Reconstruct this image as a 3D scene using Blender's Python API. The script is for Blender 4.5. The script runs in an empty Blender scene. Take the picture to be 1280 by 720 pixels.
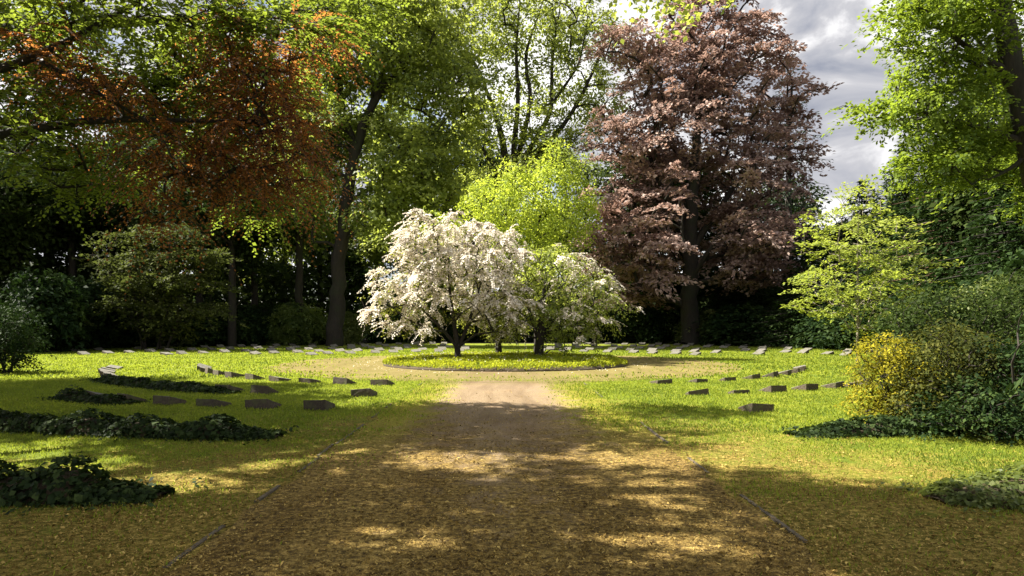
import bpy, math, random
import numpy as np
from mathutils import Vector

SC = bpy.context.scene
COL = SC.collection
R = math.radians
RG = np.random.default_rng(11)

# ------------------------------------------------------------------ camera
F = 850.0 / 1280.0                       # focal length over picture width
VX, VY = 628.0, 406.0                    # vanishing point of the straight path, horizon
CAMH = 1.5
cam_d = bpy.data.cameras.new('camera')
cam_d.sensor_width = 36.0
cam_d.lens = 36.0 * F
cam_d.shift_x = (640 - VX) / 1280.0
cam_d.shift_y = (VY - 360) / 1280.0
cam_d.clip_start = 0.05
cam_d.clip_end = 3000
cam = bpy.data.objects.new('camera', cam_d)
COL.objects.link(cam)
cam.location = (0, 0, CAMH)
cam.rotation_euler = (R(90), 0, 0)
SC.camera = cam


def at(px, py, Y):
    return np.array([(px - VX) / 850.0 * Y, Y, CAMH + (VY - py) / 850.0 * Y])


def ell(px, py, rx, ry, Y, depth=None):
    """An ellipsoid of foliage at distance Y: centre and the three radii in metres."""
    s = Y / 850.0
    return (at(px, py, Y), np.array([rx * s, (depth if depth else 0.8 * rx * s), ry * s]))


# ------------------------------------------------------------------ light
SUN_EL = R(49)
SUN_AZ = math.atan2(-0.975, 0.20)         # towards the sun: from the left and a little behind the trees
sdir = Vector((math.sin(SUN_AZ) * math.cos(SUN_EL), math.cos(SUN_AZ) * math.cos(SUN_EL), math.sin(SUN_EL)))
sl = bpy.data.lights.new('sun', 'SUN')
sl.energy = 5.0
sl.angle = R(0.53)
sl.color = (1.0, 0.93, 0.80)
so = bpy.data.objects.new('sun', sl)
COL.objects.link(so)
so.rotation_euler = sdir.to_track_quat('Z', 'Y').to_euler()
so.location = (-20, 10, 40)

W = bpy.data.worlds.new('World')
SC.world = W
W.use_nodes = True
nt = W.node_tree
for n in list(nt.nodes):
    nt.nodes.remove(n)


class NB:
    """small node builder"""
    def __init__(s, tree):
        s.t = tree

    def n(s, kind, **kw):
        nd = s.t.nodes.new(kind)
        for k, v in kw.items():
            if k.startswith('i_'):
                nd.inputs[k[2:].replace('_', ' ')].default_value = v
            else:
                setattr(nd, k, v)
        return nd

    def l(s, a, b):
        s.t.links.new(a, b)

    def math(s, op, a, b=None, clamp=False):
        m = s.n('ShaderNodeMath', operation=op, use_clamp=clamp)
        for i, v in enumerate((a, b)):
            if v is None:
                continue
            if isinstance(v, (int, float)):
                m.inputs[i].default_value = v
            else:
                s.l(v, m.inputs[i])
        return m.outputs[0]

    def mix(s, fac, a, b, blend='MIX'):
        m = s.n('ShaderNodeMix', data_type='RGBA', blend_type=blend)
        for i, v in ((0, fac), (6, a), (7, b)):
            if isinstance(v, (int, float)):
                m.inputs[i].default_value = v
            elif isinstance(v, tuple):
                m.inputs[i].default_value = (*v, 1) if len(v) == 3 else v
            else:
                s.l(v, m.inputs[i])
        return m.outputs[2]

    def ramp(s, v, stops):
        r = s.n('ShaderNodeValToRGB')
        e = r.color_ramp.elements
        while len(e) < len(stops):
            e.new(0.5)
        for el, (p, c) in zip(e, stops):
            el.position = p
            el.color = (*c, 1) if isinstance(c, tuple) else (c, c, c, 1)
        s.l(v, r.inputs[0])
        return r.outputs[0]

    def noise(s, vec, scale, detail=4, rough=0.55, dist=0.0):
        n = s.n('ShaderNodeTexNoise')
        n.inputs['Scale'].default_value = scale
        n.inputs['Detail'].default_value = detail
        n.inputs['Roughness'].default_value = rough
        n.inputs['Distortion'].default_value = dist
        if vec is not None:
            s.l(vec, n.inputs['Vector'])
        return n.outputs['Fac']


b = NB(nt)
sky = b.n('ShaderNodeTexSky', sky_type='NISHITA')
sky.sun_disc = False
sky.sun_elevation = SUN_EL
sky.sun_rotation = SUN_AZ
sky.air_density = 1.0
sky.dust_density = 1.5
tc = b.n('ShaderNodeTexCoord')
mp = b.n('ShaderNodeMapping')
mp.inputs['Scale'].default_value = (1.0, 1.0, 2.0)
mp.inputs['Location'].default_value = (0.35, 0.1, 0.2)
b.l(tc.outputs['Generated'], mp.inputs['Vector'])
c1 = b.noise(mp.outputs[0], 2.6, 9, 0.58, 0.35)
c2 = b.noise(mp.outputs[0], 5.5, 8, 0.55, 0.5)
mask = b.ramp(c1, [(0.33, 0.0), (0.47, 1.0)])
ccol = b.ramp(c2, [(0.32, (1.8, 1.95, 2.4)), (0.45, (3.4, 3.4, 3.6)), (0.57, (7.6, 7.5, 7.4))])
skyc = b.mix(mask, sky.outputs[0], ccol)
bg = b.n('ShaderNodeBackground')
bg.inputs['Strength'].default_value = 0.05
b.l(skyc, bg.inputs['Color'])
wo = b.n('ShaderNodeOutputWorld')
b.l(bg.outputs[0], wo.inputs['Surface'])

SC.view_settings.view_transform = 'Standard'
SC.view_settings.look = 'None'
SC.view_settings.exposure = 1.95
SC.view_settings.gamma = 1.0
SC.view_settings.use_curve_mapping = False
SC.render.engine = 'CYCLES'
SC.cycles.max_bounces = 7
SC.cycles.diffuse_bounces = 3
SC.cycles.glossy_bounces = 2
SC.cycles.transmission_bounces = 4
SC.cycles.transparent_max_bounces = 4
SC.cycles.sample_clamp_indirect = 6.0

# ------------------------------------------------------------------ materials


def new_mat(name):
    m = bpy.data.materials.new(name)
    m.use_nodes = True
    for n in list(m.node_tree.nodes):
        m.node_tree.nodes.remove(n)
    nb = NB(m.node_tree)
    out = nb.n('ShaderNodeOutputMaterial')
    return m, nb, out


def leaf_mat(name, lo, mid, hi, trans, tf=0.45, rough=0.5, spec=0.25, clump=0.35, amp=0.9):
    """thin leaves: the attribute tint is each leaf's own colour, the noise its twig's"""
    m, nb, out = new_mat(name)
    at_ = nb.n('ShaderNodeAttribute', attribute_name='tint')
    g = nb.n('ShaderNodeNewGeometry')
    cl = nb.noise(g.outputs['Position'], clump, 2, 0.5)
    v = nb.math('ADD', at_.outputs['Fac'], nb.math('MULTIPLY', nb.math('SUBTRACT', cl, 0.5), amp), clamp=True)
    col = nb.ramp(v, [(0.0, lo), (0.5, mid), (1.0, hi)])
    tcol = nb.mix(v, tuple(x * 0.7 for x in trans), trans)
    p = nb.n('ShaderNodeBsdfPrincipled')
    nb.l(col, p.inputs['Base Color'])
    p.inputs['Roughness'].default_value = rough
    p.inputs['Specular IOR Level'].default_value = spec
    t = nb.n('ShaderNodeBsdfTranslucent')
    nb.l(tcol, t.inputs['Color'])
    mx = nb.n('ShaderNodeMixShader')
    mx.inputs[0].default_value = tf
    nb.l(p.outputs[0], mx.inputs[1])
    nb.l(t.outputs[0], mx.inputs[2])
    nb.l(mx.outputs[0], out.inputs['Surface'])
    return m


def bark_mat(name, lo, hi, moss=None):
    m, nb, out = new_mat(name)
    g = nb.n('ShaderNodeTexCoord')
    mp_ = nb.n('ShaderNodeMapping')
    mp_.inputs['Scale'].default_value = (1, 1, 0.22)
    nb.l(g.outputs['Object'], mp_.inputs['Vector'])
    a = nb.noise(mp_.outputs[0], 9, 6, 0.65, 0.6)
    a2 = nb.noise(g.outputs['Object'], 1.3, 4, 0.6)
    col = nb.ramp(a, [(0.3, lo), (0.7, hi)])
    if moss:
        mk = nb.ramp(a2, [(0.48, 0.0), (0.62, 0.8)])
        col = nb.mix(mk, col, moss)
    p = nb.n('ShaderNodeBsdfPrincipled')
    p.inputs['Roughness'].default_value = 0.9
    nb.l(col, p.inputs['Base Color'])
    bp = nb.n('ShaderNodeBump')
    bp.inputs['Strength'].default_value = 0.8
    bp.inputs['Distance'].default_value = 0.03
    nb.l(a, bp.inputs['Height'])
    nb.l(bp.outputs[0], p.inputs['Normal'])
    nb.l(p.outputs[0], out.inputs['Surface'])
    return m


M = {}
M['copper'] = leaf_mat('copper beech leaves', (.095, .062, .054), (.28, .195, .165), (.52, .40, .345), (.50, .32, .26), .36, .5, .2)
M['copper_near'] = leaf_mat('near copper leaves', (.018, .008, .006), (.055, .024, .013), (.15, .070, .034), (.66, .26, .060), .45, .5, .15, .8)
M['green_bright'] = leaf_mat('bright spring leaves', (.046, .075, .018), (.145, .190, .040), (.29, .33, .075), (.50, .58, .09), .5)
M['green_mid'] = leaf_mat('mid green leaves', (.028, .052, .016), (.075, .115, .030), (.165, .205, .055), (.30, .38, .065), .45)
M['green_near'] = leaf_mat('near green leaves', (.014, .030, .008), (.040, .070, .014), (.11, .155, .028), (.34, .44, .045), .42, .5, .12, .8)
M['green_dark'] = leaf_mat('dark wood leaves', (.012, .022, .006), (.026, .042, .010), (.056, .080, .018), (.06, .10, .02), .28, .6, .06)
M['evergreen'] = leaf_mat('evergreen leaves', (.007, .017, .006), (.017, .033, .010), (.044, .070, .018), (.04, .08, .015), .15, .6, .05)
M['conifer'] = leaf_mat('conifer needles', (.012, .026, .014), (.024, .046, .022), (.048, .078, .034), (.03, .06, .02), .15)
M['yellow_green'] = leaf_mat('yellow green leaves', (.10, .155, .018), (.23, .31, .032), (.42, .48, .055), (.58, .68, .07), .5)
M['young'] = leaf_mat('pale young leaves', (.10, .14, .03), (.21, .26, .05), (.34, .38, .08), (.44, .52, .07), .45)
M['blossom_leaf'] = leaf_mat('blossom tree leaves', (.07, .095, .016), (.15, .17, .03), (.27, .27, .06), (.36, .40, .05), .45)
M['blossom'] = leaf_mat('white blossom', (.60, .54, .46), (.76, .70, .62), (.86, .82, .76), (.74, .66, .54), .35, .6, .1)
M['pale_shrub'] = leaf_mat('pale shrub leaves', (.045, .065, .018), (.10, .13, .036), (.22, .24, .085), (.24, .30, .06), .4)
M['leafy'] = leaf_mat('lush leaves', (.014, .034, .008), (.048, .086, .013), (.135, .185, .028), (.30, .40, .035), .46, .5, .15)
M['olive'] = leaf_mat('olive leaves', (.020, .027, .009), (.046, .058, .017), (.098, .110, .034), (.12, .15, .03), .32, .65, .05)
M['gold'] = leaf_mat('golden shrub leaves', (.075, .080, .012), (.19, .185, .018), (.43, .36, .028), (.46, .42, .03), .4, .6, .08, 2.2, 1.6)
M['bronze'] = leaf_mat('bronze shrub leaves', (.018, .024, .007), (.038, .048, .012), (.095, .098, .022), (.14, .15, .02), .3, .65, .05)
M['ivy'] = leaf_mat('ivy leaves', (.008, .015, .006), (.018, .033, .010), (.058, .085, .024), (.06, .10, .02), .2, .6, .08, 3.0)
M['bed'] = leaf_mat('bed plants', (.070, .110, .010), (.190, .245, .018), (.40, .41, .028), (.50, .54, .03), .45, .6, .1, 1.2, 1.3)
M['grass'] = leaf_mat('grass blades', (.044, .080, .016), (.132, .188, .027), (.30, .315, .050), (.39, .47, .040), .45, .6, .1, .50, 1.8)
M['litter'] = leaf_mat('dry litter', (.048, .028, .008), (.22, .145, .038), (.56, .41, .135), (.26, .18, .05), .15, .8, .1, .6)
M['bark'] = bark_mat('dark bark', (.008, .006, .005), (.032, .024, .018), (.018, .021, .008))
M['bark_dark'] = bark_mat('darker bark', (.006, .005, .004), (.024, .018, .013), (.014, .017, .007))  # same bark pattern in darker tones
M['bark_red'] = bark_mat('red brown bark', (.035, .018, .010), (.12, .060, .034))
M['bark_pale'] = bark_mat('pale smooth bark', (.11, .095, .07), (.24, .21, .165))


def stone_mat(name, lo, mid, hi):
    m, nb, out = new_mat(name)
    g = nb.n('ShaderNodeTexCoord')
    oi = nb.n('ShaderNodeObjectInfo')
    ofs = nb.n('ShaderNodeVectorMath', operation='ADD')
    nb.l(g.outputs['Object'], ofs.inputs[0])
    cmb = nb.n('ShaderNodeCombineXYZ')
    nb.l(nb.math('MULTIPLY', oi.outputs['Random'], 37.0), cmb.inputs[0])
    nb.l(cmb.outputs[0], ofs.inputs[1])
    a = nb.noise(ofs.outputs[0], 26, 6, 0.7)
    c = nb.noise(ofs.outputs[0], 6, 4, 0.6)
    col = nb.ramp(a, [(0.3, lo), (0.55, mid), (0.75, hi)])
    dark = nb.math('ADD', 0.72, nb.math('MULTIPLY', oi.outputs['Random'], 0.5))
    col = nb.mix(1.0, col, nb.ramp(dark, [(0.0, 0.0), (1.0, 1.0)]), 'MULTIPLY')
    col = nb.mix(nb.ramp(c, [(0.50, 0.0), (0.66, 0.75)]), col, (.075, .080, .028))
    p = nb.n('ShaderNodeBsdfPrincipled')
    p.inputs['Roughness'].default_value = 0.85
    nb.l(col, p.inputs['Base Color'])
    bp = nb.n('ShaderNodeBump')
    bp.inputs['Strength'].default_value = 0.6
    bp.inputs['Distance'].default_value = 0.012
    nb.l(a, bp.inputs['Height'])
    nb.l(bp.outputs[0], p.inputs['Normal'])
    nb.l(p.outputs[0], out.inputs['Surface'])
    return m


def soil_mat(name, lo, hi, scale=3.0):
    m, nb, out = new_mat(name)
    g = nb.n('ShaderNodeNewGeometry')
    a = nb.noise(g.outputs['Position'], scale, 8, 0.7)
    p = nb.n('ShaderNodeBsdfPrincipled')
    p.inputs['Roughness'].default_value = 0.95
    nb.l(nb.ramp(a, [(0.3, lo), (0.7, hi)]), p.inputs['Base Color'])
    bp = nb.n('ShaderNodeBump')
    bp.inputs['Strength'].default_value = 0.7
    bp.inputs['Distance'].default_value = 0.04
    nb.l(a, bp.inputs['Height'])
    nb.l(bp.outputs[0], p.inputs['Normal'])
    nb.l(p.outputs[0], out.inputs['Surface'])
    return m


def lawn_mat():
    m, nb, out = new_mat('mown lawn')
    g = nb.n('ShaderNodeNewGeometry')
    pos = g.outputs['Position']
    big = nb.noise(pos, 0.35, 4, 0.6, 0.4)
    mid = nb.noise(pos, 2.2, 6, 0.65)
    fine = nb.noise(pos, 38, 4, 0.75)
    col = nb.ramp(mid, [(0.30, (.085, .120, .014)), (0.50, (.170, .200, .020)), (0.68, (.28, .275, .034))])
    col = nb.mix(nb.ramp(big, [(0.36, 0.55), (0.60, 0.0)]), col, (.100, .150, .016))
    col = nb.mix(nb.ramp(fine, [(0.34, 0.65), (0.50, 0.0)]), col, (.060, .066, .010))
    # trodden mossy turf round the camera end of the path
    sx = nb.n('ShaderNodeSeparateXYZ')
    nb.l(pos, sx.inputs[0])
    w = nb.math('ADD', nb.math('MULTIPLY', nb.math('SUBTRACT', mid, 0.5), 3.2), nb.math('MULTIPLY', nb.math('ABSOLUTE', sx.outputs[0]), -0.28))
    w = nb.math('ADD', w, nb.math('ADD', nb.math('MULTIPLY', sx.outputs[1], -0.13), 2.5))
    worn = nb.ramp(w, [(0.0, 0.0), (0.9, 0.8)])
    dry = nb.ramp(nb.noise(pos, 17, 6, 0.75), [(0.38, (.032, .019, .004)), (0.50, (.165, .112, .027)), (0.62, (.40, .285, .085))])
    col = nb.mix(worn, col, dry)
    p = nb.n('ShaderNodeBsdfPrincipled')
    p.inputs['Roughness'].default_value = 0.95
    p.inputs['Specular IOR Level'].default_value = 0.1
    nb.l(col, p.inputs['Base Color'])
    bp = nb.n('ShaderNodeBump')
    bp.inputs['Strength'].default_value = 0.9
    bp.inputs['Distance'].default_value = 0.03
    nb.l(nb.math('ADD', fine, mid), bp.inputs['Height'])
    nb.l(bp.outputs[0], p.inputs['Normal'])
    nb.l(p.outputs[0], out.inputs['Surface'])
    return m


def path_mat():
    m, nb, out = new_mat('gravel path')
    g = nb.n('ShaderNodeNewGeometry')
    pos = g.outputs['Position']
    fine = nb.noise(pos, 55, 5, 0.75)
    mid = nb.noise(pos, 3.0, 7, 0.7)
    big = nb.noise(pos, 0.5, 5, 0.6)
    grav = nb.ramp(fine, [(0.28, (.085, .060, .036)), (0.5, (.215, .158, .098)), (0.7, (.34, .265, .18))])
    grav = nb.mix(nb.ramp(big, [(0.35, 0.35), (0.65, 0.0)]), grav, (.16, .118, .068))
    moss = nb.ramp(nb.noise(pos, 17, 6, 0.75), [(0.38, (.032, .019, .004)), (0.50, (.165, .112, .027)), (0.62, (.40, .285, .085))])
    sx = nb.n('ShaderNodeSeparateXYZ')
    nb.l(pos, sx.inputs[0])
    # debris thickest at the camera end and along the kerbs
    w = nb.math('ADD', nb.math('MULTIPLY', nb.math('SUBTRACT', mid, 0.5), 2.8), nb.math('MULTIPLY', nb.math('ABSOLUTE', sx.outputs[0]), 0.38))
    w = nb.math('ADD', w, nb.math('ADD', nb.math('MULTIPLY', sx.outputs[1], -0.13), 1.35))
    inpath = nb.ramp(nb.math('MULTIPLY', sx.outputs[1], 1 / 18.0), [(0.85, 1.0), (0.98, 0.12)])
    k = nb.math('MULTIPLY', nb.ramp(w, [(0.0, 0.0), (0.75, 0.9)]), inpath)
    col = nb.mix(k, grav, moss)
    turf = nb.ramp(nb.math('ADD', nb.math('MULTIPLY', nb.math('SUBTRACT', mid, 0.5), 2.2), nb.math('SUBTRACT', nb.math('ABSOLUTE', sx.outputs[0]), 0.95)), [(0.0, 0.0), (0.6, 0.9)])
    far = nb.ramp(nb.math('MULTIPLY', sx.outputs[1], 1 / 18.0), [(0.42, 0.0), (0.60, 1.0), (0.93, 1.0), (1.0, 0.35)])
    col = nb.mix(nb.math('MULTIPLY', turf, far), col, nb.ramp(fine, [(0.3, (.12, .12, .012)), (0.65, (.32, .30, .030))]))
    mpt = nb.n('ShaderNodeMapping')
    mpt.inputs['Scale'].default_value = (1.6, .22, 1)
    nb.l(pos, mpt.inputs['Vector'])
    trk = nb.noise(mpt.outputs[0], 1.0, 5, .6, .5)
    col = nb.mix(nb.ramp(trk, [(0.40, 0.55), (0.56, 0.0)]), col, nb.mix(1.0, col, (.55, .50, .46), 'MULTIPLY'))
    col = nb.mix(nb.ramp(nb.noise(pos, .8, 5, .7, .8), [(0.54, 0.0), (0.68, 0.55)]), col, nb.mix(1.0, col, (1.30, 1.22, 1.08), 'MULTIPLY'))
    ringm = nb.ramp(nb.math('MULTIPLY', sx.outputs[1], 1 / 18.0), [(0.93, 0.0), (1.0, 1.0)])
    mott = nb.ramp(nb.noise(pos, 1.1, 7, 0.72), [(0.38, 0.0), (0.58, 0.85)])
    col = nb.mix(ringm, col, nb.mix(1.0, col, (.88, .86, .80), 'MULTIPLY'))
    col = nb.mix(nb.math('MULTIPLY', mott, ringm), col, nb.ramp(fine, [(0.3, (.070, .060, .015)), (0.65, (.185, .158, .048))]))
    p = nb.n('ShaderNodeBsdfPrincipled')
    p.inputs['Roughness'].default_value = 0.95
    p.inputs['Specular IOR Level'].default_value = 0.15
    nb.l(col, p.inputs['Base Color'])
    bp = nb.n('ShaderNodeBump')
    bp.inputs['Strength'].default_value = 0.9
    bp.inputs['Distance'].default_value = 0.02
    nb.l(nb.math('ADD', fine, mid), bp.inputs['Height'])
    nb.l(bp.outputs[0], p.inputs['Normal'])
    nb.l(p.outputs[0], out.inputs['Surface'])
    return m


M['stone'] = stone_mat('shade toned gravestone sides', (.030, .022, .014), (.070, .052, .036), (.15, .115, .085))  # shade on the backs and sides painted in as a darker stone
M['stone_face'] = stone_mat('sky toned gravestone face', (.066, .060, .050), (.128, .119, .102), (.21, .197, .175))  # sky light on the sloping face painted in as a paler stone
M['soil'] = soil_mat('bed soil', (.02, .013, .007), (.07, .05, .025))
M['forest'] = soil_mat('woodland soil', (.012, .010, .006), (.05, .038, .018), 1.5)
M['kerb'] = soil_mat('worn kerb stone', (.045, .036, .022), (.135, .108, .075), 14.0)
M['lawn'] = lawn_mat()
M['path'] = path_mat()

# ------------------------------------------------------------------ mesh helpers


def raw_mesh(name, verts, faces_idx, nper, mats, tint=None, mat_index=None, smooth=False):
    """faces_idx: flat vertex indices, nper vertices to a face (all alike)"""
    me = bpy.data.meshes.new(name)
    nv = len(verts)
    nf = len(faces_idx) // nper
    me.vertices.add(nv)
    me.vertices.foreach_set('co', np.ascontiguousarray(verts, dtype=np.float32).ravel())
    me.loops.add(nf * nper)
    me.loops.foreach_set('vertex_index', np.ascontiguousarray(faces_idx, dtype=np.int32))
    me.polygons.add(nf)
    me.polygons.foreach_set('loop_start', np.arange(0, nf * nper, nper, dtype=np.int32))
    if mat_index is not None:
        me.polygons.foreach_set('material_index', np.ascontiguousarray(mat_index, dtype=np.int32))
    if smooth:
        me.polygons.foreach_set('use_smooth', np.ones(nf, dtype=bool))
    me.update(calc_edges=True)
    if tint is not None:
        a = me.attributes.new('tint', 'FLOAT', 'POINT')
        a.data.foreach_set('value', np.ascontiguousarray(tint, dtype=np.float32))
    for mm in mats:
        me.materials.append(mm)
    return me


def unit(v):
    return v / np.maximum(np.linalg.norm(v, axis=-1, keepdims=True), 1e-9)


class Leaves:
    """collects leaves: position, normal, direction, length, width, tint"""
    def __init__(s):
        s.v, s.t, s.mi = [], [], []

    def add(s, pos, nrm, dirv, ln, wd, tint, fold=0.12, mi=0):
        nrm = unit(nrm)
        u = dirv - nrm * np.sum(dirv * nrm, axis=1, keepdims=True)
        u = unit(u)
        w = np.cross(nrm, u)
        ln = np.broadcast_to(ln, (len(pos),))[:, None]
        wd = np.broadcast_to(wd, (len(pos),))[:, None]
        q = np.stack([pos - u * ln * .5, pos + w * wd * .5 + nrm * fold * wd - u * ln * .05,
                      pos + u * ln * .5 - nrm * fold * ln * .5, pos - w * wd * .5 + nrm * fold * wd - u * ln * .05], axis=1)
        s.v.append(q.reshape(-1, 3))
        s.t.append(np.repeat(tint, 4))
        s.mi.append(np.full(len(pos), mi))

    def mesh(s, name, mats, origin):
        v = np.concatenate(s.v) - np.asarray(origin)
        return raw_mesh(name, v, np.arange(len(v)), 4, mats, np.concatenate(s.t), np.concatenate(s.mi))


class Tubes:
    def __init__(s):
        s.v, s.f, s.n = [], [], 0

    def add(s, pts, rad, k=6, wob=0.0):
        pts = np.asarray(pts, float)
        rad = np.asarray(rad, float)
        n = len(pts)
        tan = np.gradient(pts, axis=0)
        tan = unit(tan)
        ref = np.array([1.0, 0.13, 0.07]) if abs(tan[:, 2]).mean() > 0.6 else np.array([0.05, 0.1, 1.0])
        a = unit(np.cross(tan, ref))
        c = np.cross(tan, a)
        th = np.linspace(0, 2 * np.pi, k, endpoint=False)
        rr = rad[:, None] * (1 + wob * RG.normal(size=(n, k)))
        ring = pts[:, None, :] + rr[:, :, None] * (a[:, None, :] * np.cos(th)[None, :, None] + c[:, None, :] * np.sin(th)[None, :, None])
        s.v.append(ring.reshape(-1, 3))
        i = np.arange(n - 1)[:, None] * k
        j = np.arange(k)[None, :]
        j2 = (j + 1) % k
        q = np.stack([i + j, i + j2, i + k + j2, i + k + j], axis=-1).reshape(-1, 4) + s.n
        s.f.append(q)
        s.n += n * k

    def mesh(s, name, mats, origin):
        v = np.concatenate(s.v) - np.asarray(origin)
        return raw_mesh(name, v, np.concatenate(s.f).ravel(), 4, mats, smooth=True)


def link(name, me, parent=None, loc=(0, 0, 0)):
    o = bpy.data.objects.new(name, me)
    COL.objects.link(o)
    if parent is not None:
        o.parent = parent
    else:
        o.location = loc
    return o


def thing(name, label, cat, loc=(0, 0, 0), rotz=0.0, group=None, scale=None):
    o = bpy.data.objects.new(name, None)
    COL.objects.link(o)
    o.empty_display_size = 0.3
    o.location = tuple(float(x) for x in loc)
    o.rotation_euler = (0, 0, rotz)
    if scale is not None:
        o.scale = scale
    tag(o, label, cat, group)
    return o


def tag(o, label=None, cat=None, group=None, kind=None):
    if label:
        o['label'] = label
    if cat:
        o['category'] = cat
    if group:
        o['group'] = group
    if kind:
        o['kind'] = kind
    return o


# ------------------------------------------------------------------ tree builder


def sample_pads(rng, ells, n, mind, inner=0.35, zmin=0.3, keep=None):
    vol = np.array([np.prod(r) ** (2 / 3) for c, r in ells])
    vol = vol / vol.sum()
    P, O = np.zeros((0, 3)), []
    tries = 0
    while len(O) < n and tries < n * 25:
        tries += 1
        c, r = ells[rng.choice(len(ells), p=vol)]
        d = unit(rng.normal(size=3))
        p = c + d * r * (inner + (1 - inner) * rng.random() ** 0.6)
        if p[2] < zmin or (keep and not keep(p)):
            continue
        if len(O) and np.min(np.sum((P - p) ** 2, axis=1)) < mind * mind:
            continue
        P = np.vstack([P, p])
        O.append(unit(d / np.maximum(r, 0.2)))
    return P, np.array(O)


def fill_pads(rng, L, P, O, pr, nleaf, ln, aspect=0.55, flat=0.6, thick=0.22, droop=0.18, spread=0.55, tvar=0.22, tpad=0.22, mi=0, tofs=0.0, hang=0.0, psc=None):
    """a spray of leaves on every pad"""
    for ip, (p, o) in enumerate(zip(P, O)):
        rad = rng.uniform(*pr) * (1.0 if psc is None else psc[ip])
        k = max(6, int(nleaf * (rad / (0.5 * (pr[0] + pr[1]))) ** 1.8 * rng.uniform(0.6, 1.3)))
        nrm = unit(np.array([0, 0, 1.0]) * flat + o * (1 - flat) + rng.normal(size=3) * 0.22)
        h = np.array([o[0], o[1], 0.0]) + rng.normal(size=3) * 0.25
        e1 = unit(h - nrm * np.dot(h, nrm))
        e2 = np.cross(nrm, e1)
        rr = rad * np.sqrt(rng.random(k))
        th = rng.uniform(0, 2 * np.pi, k)
        lob = 1 + 0.28 * np.sin(th * 3 + rng.uniform(0, 6)) + 0.18 * np.sin(th * 5 + rng.uniform(0, 6))
        a, c = rr * np.cos(th) * 1.25 * lob, rr * np.sin(th) * 0.85 * lob
        pos = p + e1 * a[:, None] + e2 * c[:, None] + nrm * (rng.normal(size=k) * thick * rad)[:, None]
        pos[:, 2] -= droop * (a * a + c * c) / rad + hang * rng.random(k) ** 2 * rad
        nn = nrm + rng.normal(size=(k, 3)) * spread
        dd = e1 * (a / rad + .3)[:, None] + e2 * (c / rad)[:, None] + rng.normal(size=(k, 3)) * 0.5
        dd[:, 2] -= hang * 0.8
        l_ = rng.uniform(ln[0], ln[1], k)
        t = np.clip(0.5 + tofs + rng.normal() * tpad + rng.normal(size=k) * tvar, 0, 1)
        L.add(pos, nn, dd, l_, l_ * aspect * rng.uniform(.8, 1.2, k), t, mi=mi)


def hang_sprays(rng, L, T, P, O, strands, length, ln, step, aspect=.6, fall=.55, tofs=0.0, psc=None):
    """arching twigs with leaves set flat along both sides"""
    for ip, (p, o) in enumerate(zip(P, O)):
        tp = rng.normal() * .16
        for _ in range(rng.integers(strands[0], strands[1] + 1)):
            d = unit(np.array([o[0], o[1], .12]) + rng.normal(size=3) * np.array([.75, .75, .30]))
            le = rng.uniform(*length) * (1 if psc is None else psc[ip])
            t = np.linspace(0, 1, 6)
            f_ = fall * rng.uniform(.4, 1.5)
            curve = lambda tt: p + d * (le * tt)[:, None] - np.array([0, 0, 1.0]) * (le * f_ * tt ** 2)[:, None]
            T.add(curve(t), np.linspace(.0055, .002, 6), 3)
            k = max(5, int(le / step))
            tt = np.linspace(.12, 1, k)
            pos = curve(tt)
            tan = unit(d - np.array([0, 0, 1.0]) * (2 * f_ * tt)[:, None])
            sd = unit(np.cross(tan, np.array([0, 0, 1.0])))
            nn = np.cross(sd, tan)
            sg = np.where(np.arange(k) % 2 == 0, 1.0, -1.0)
            l_ = rng.uniform(ln[0], ln[1], k) * (1.1 - .35 * tt)
            dd = tan * .75 + sd * sg[:, None] + rng.normal(size=(k, 3)) * .22
            pos = pos + unit(dd) * (l_ * .5)[:, None]
            L.add(pos, nn + rng.normal(size=(k, 3)) * .28, dd, l_, l_ * aspect * rng.uniform(.85, 1.15, k), np.clip(.5 + tofs + tp + rng.normal(size=k) * .16, 0, 1), fold=.10)


def add_sprays(rng, P, O, ells, count, lo, hi, down=0.25, sc=(.35, .6)):
    """bough tips that stand out of the crown's outline"""
    d = np.array([min(np.sqrt(np.sum(((p - c) / r) ** 2)) for c, r in ells) for p in P])
    out = np.argsort(-d)[:max(count * 2, 4)]
    pick = rng.choice(out, size=min(count, len(out)), replace=False)
    NP, NO, S = [], [], []
    for i in pick:
        o = unit(O[i] * np.array([1, 1, .7]) + rng.normal(size=3) * .25)
        ln = rng.uniform(lo, hi)
        for t in (.5, 1.0):
            NP.append(P[i] + o * ln * t - np.array([0, 0, down * ln * t * t]))
            NO.append(o)
            S.append(rng.uniform(*sc) * (1.15 - .4 * t))
    return np.vstack([P, NP]), np.vstack([O, NO]), np.concatenate([np.ones(len(P)), S])


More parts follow.
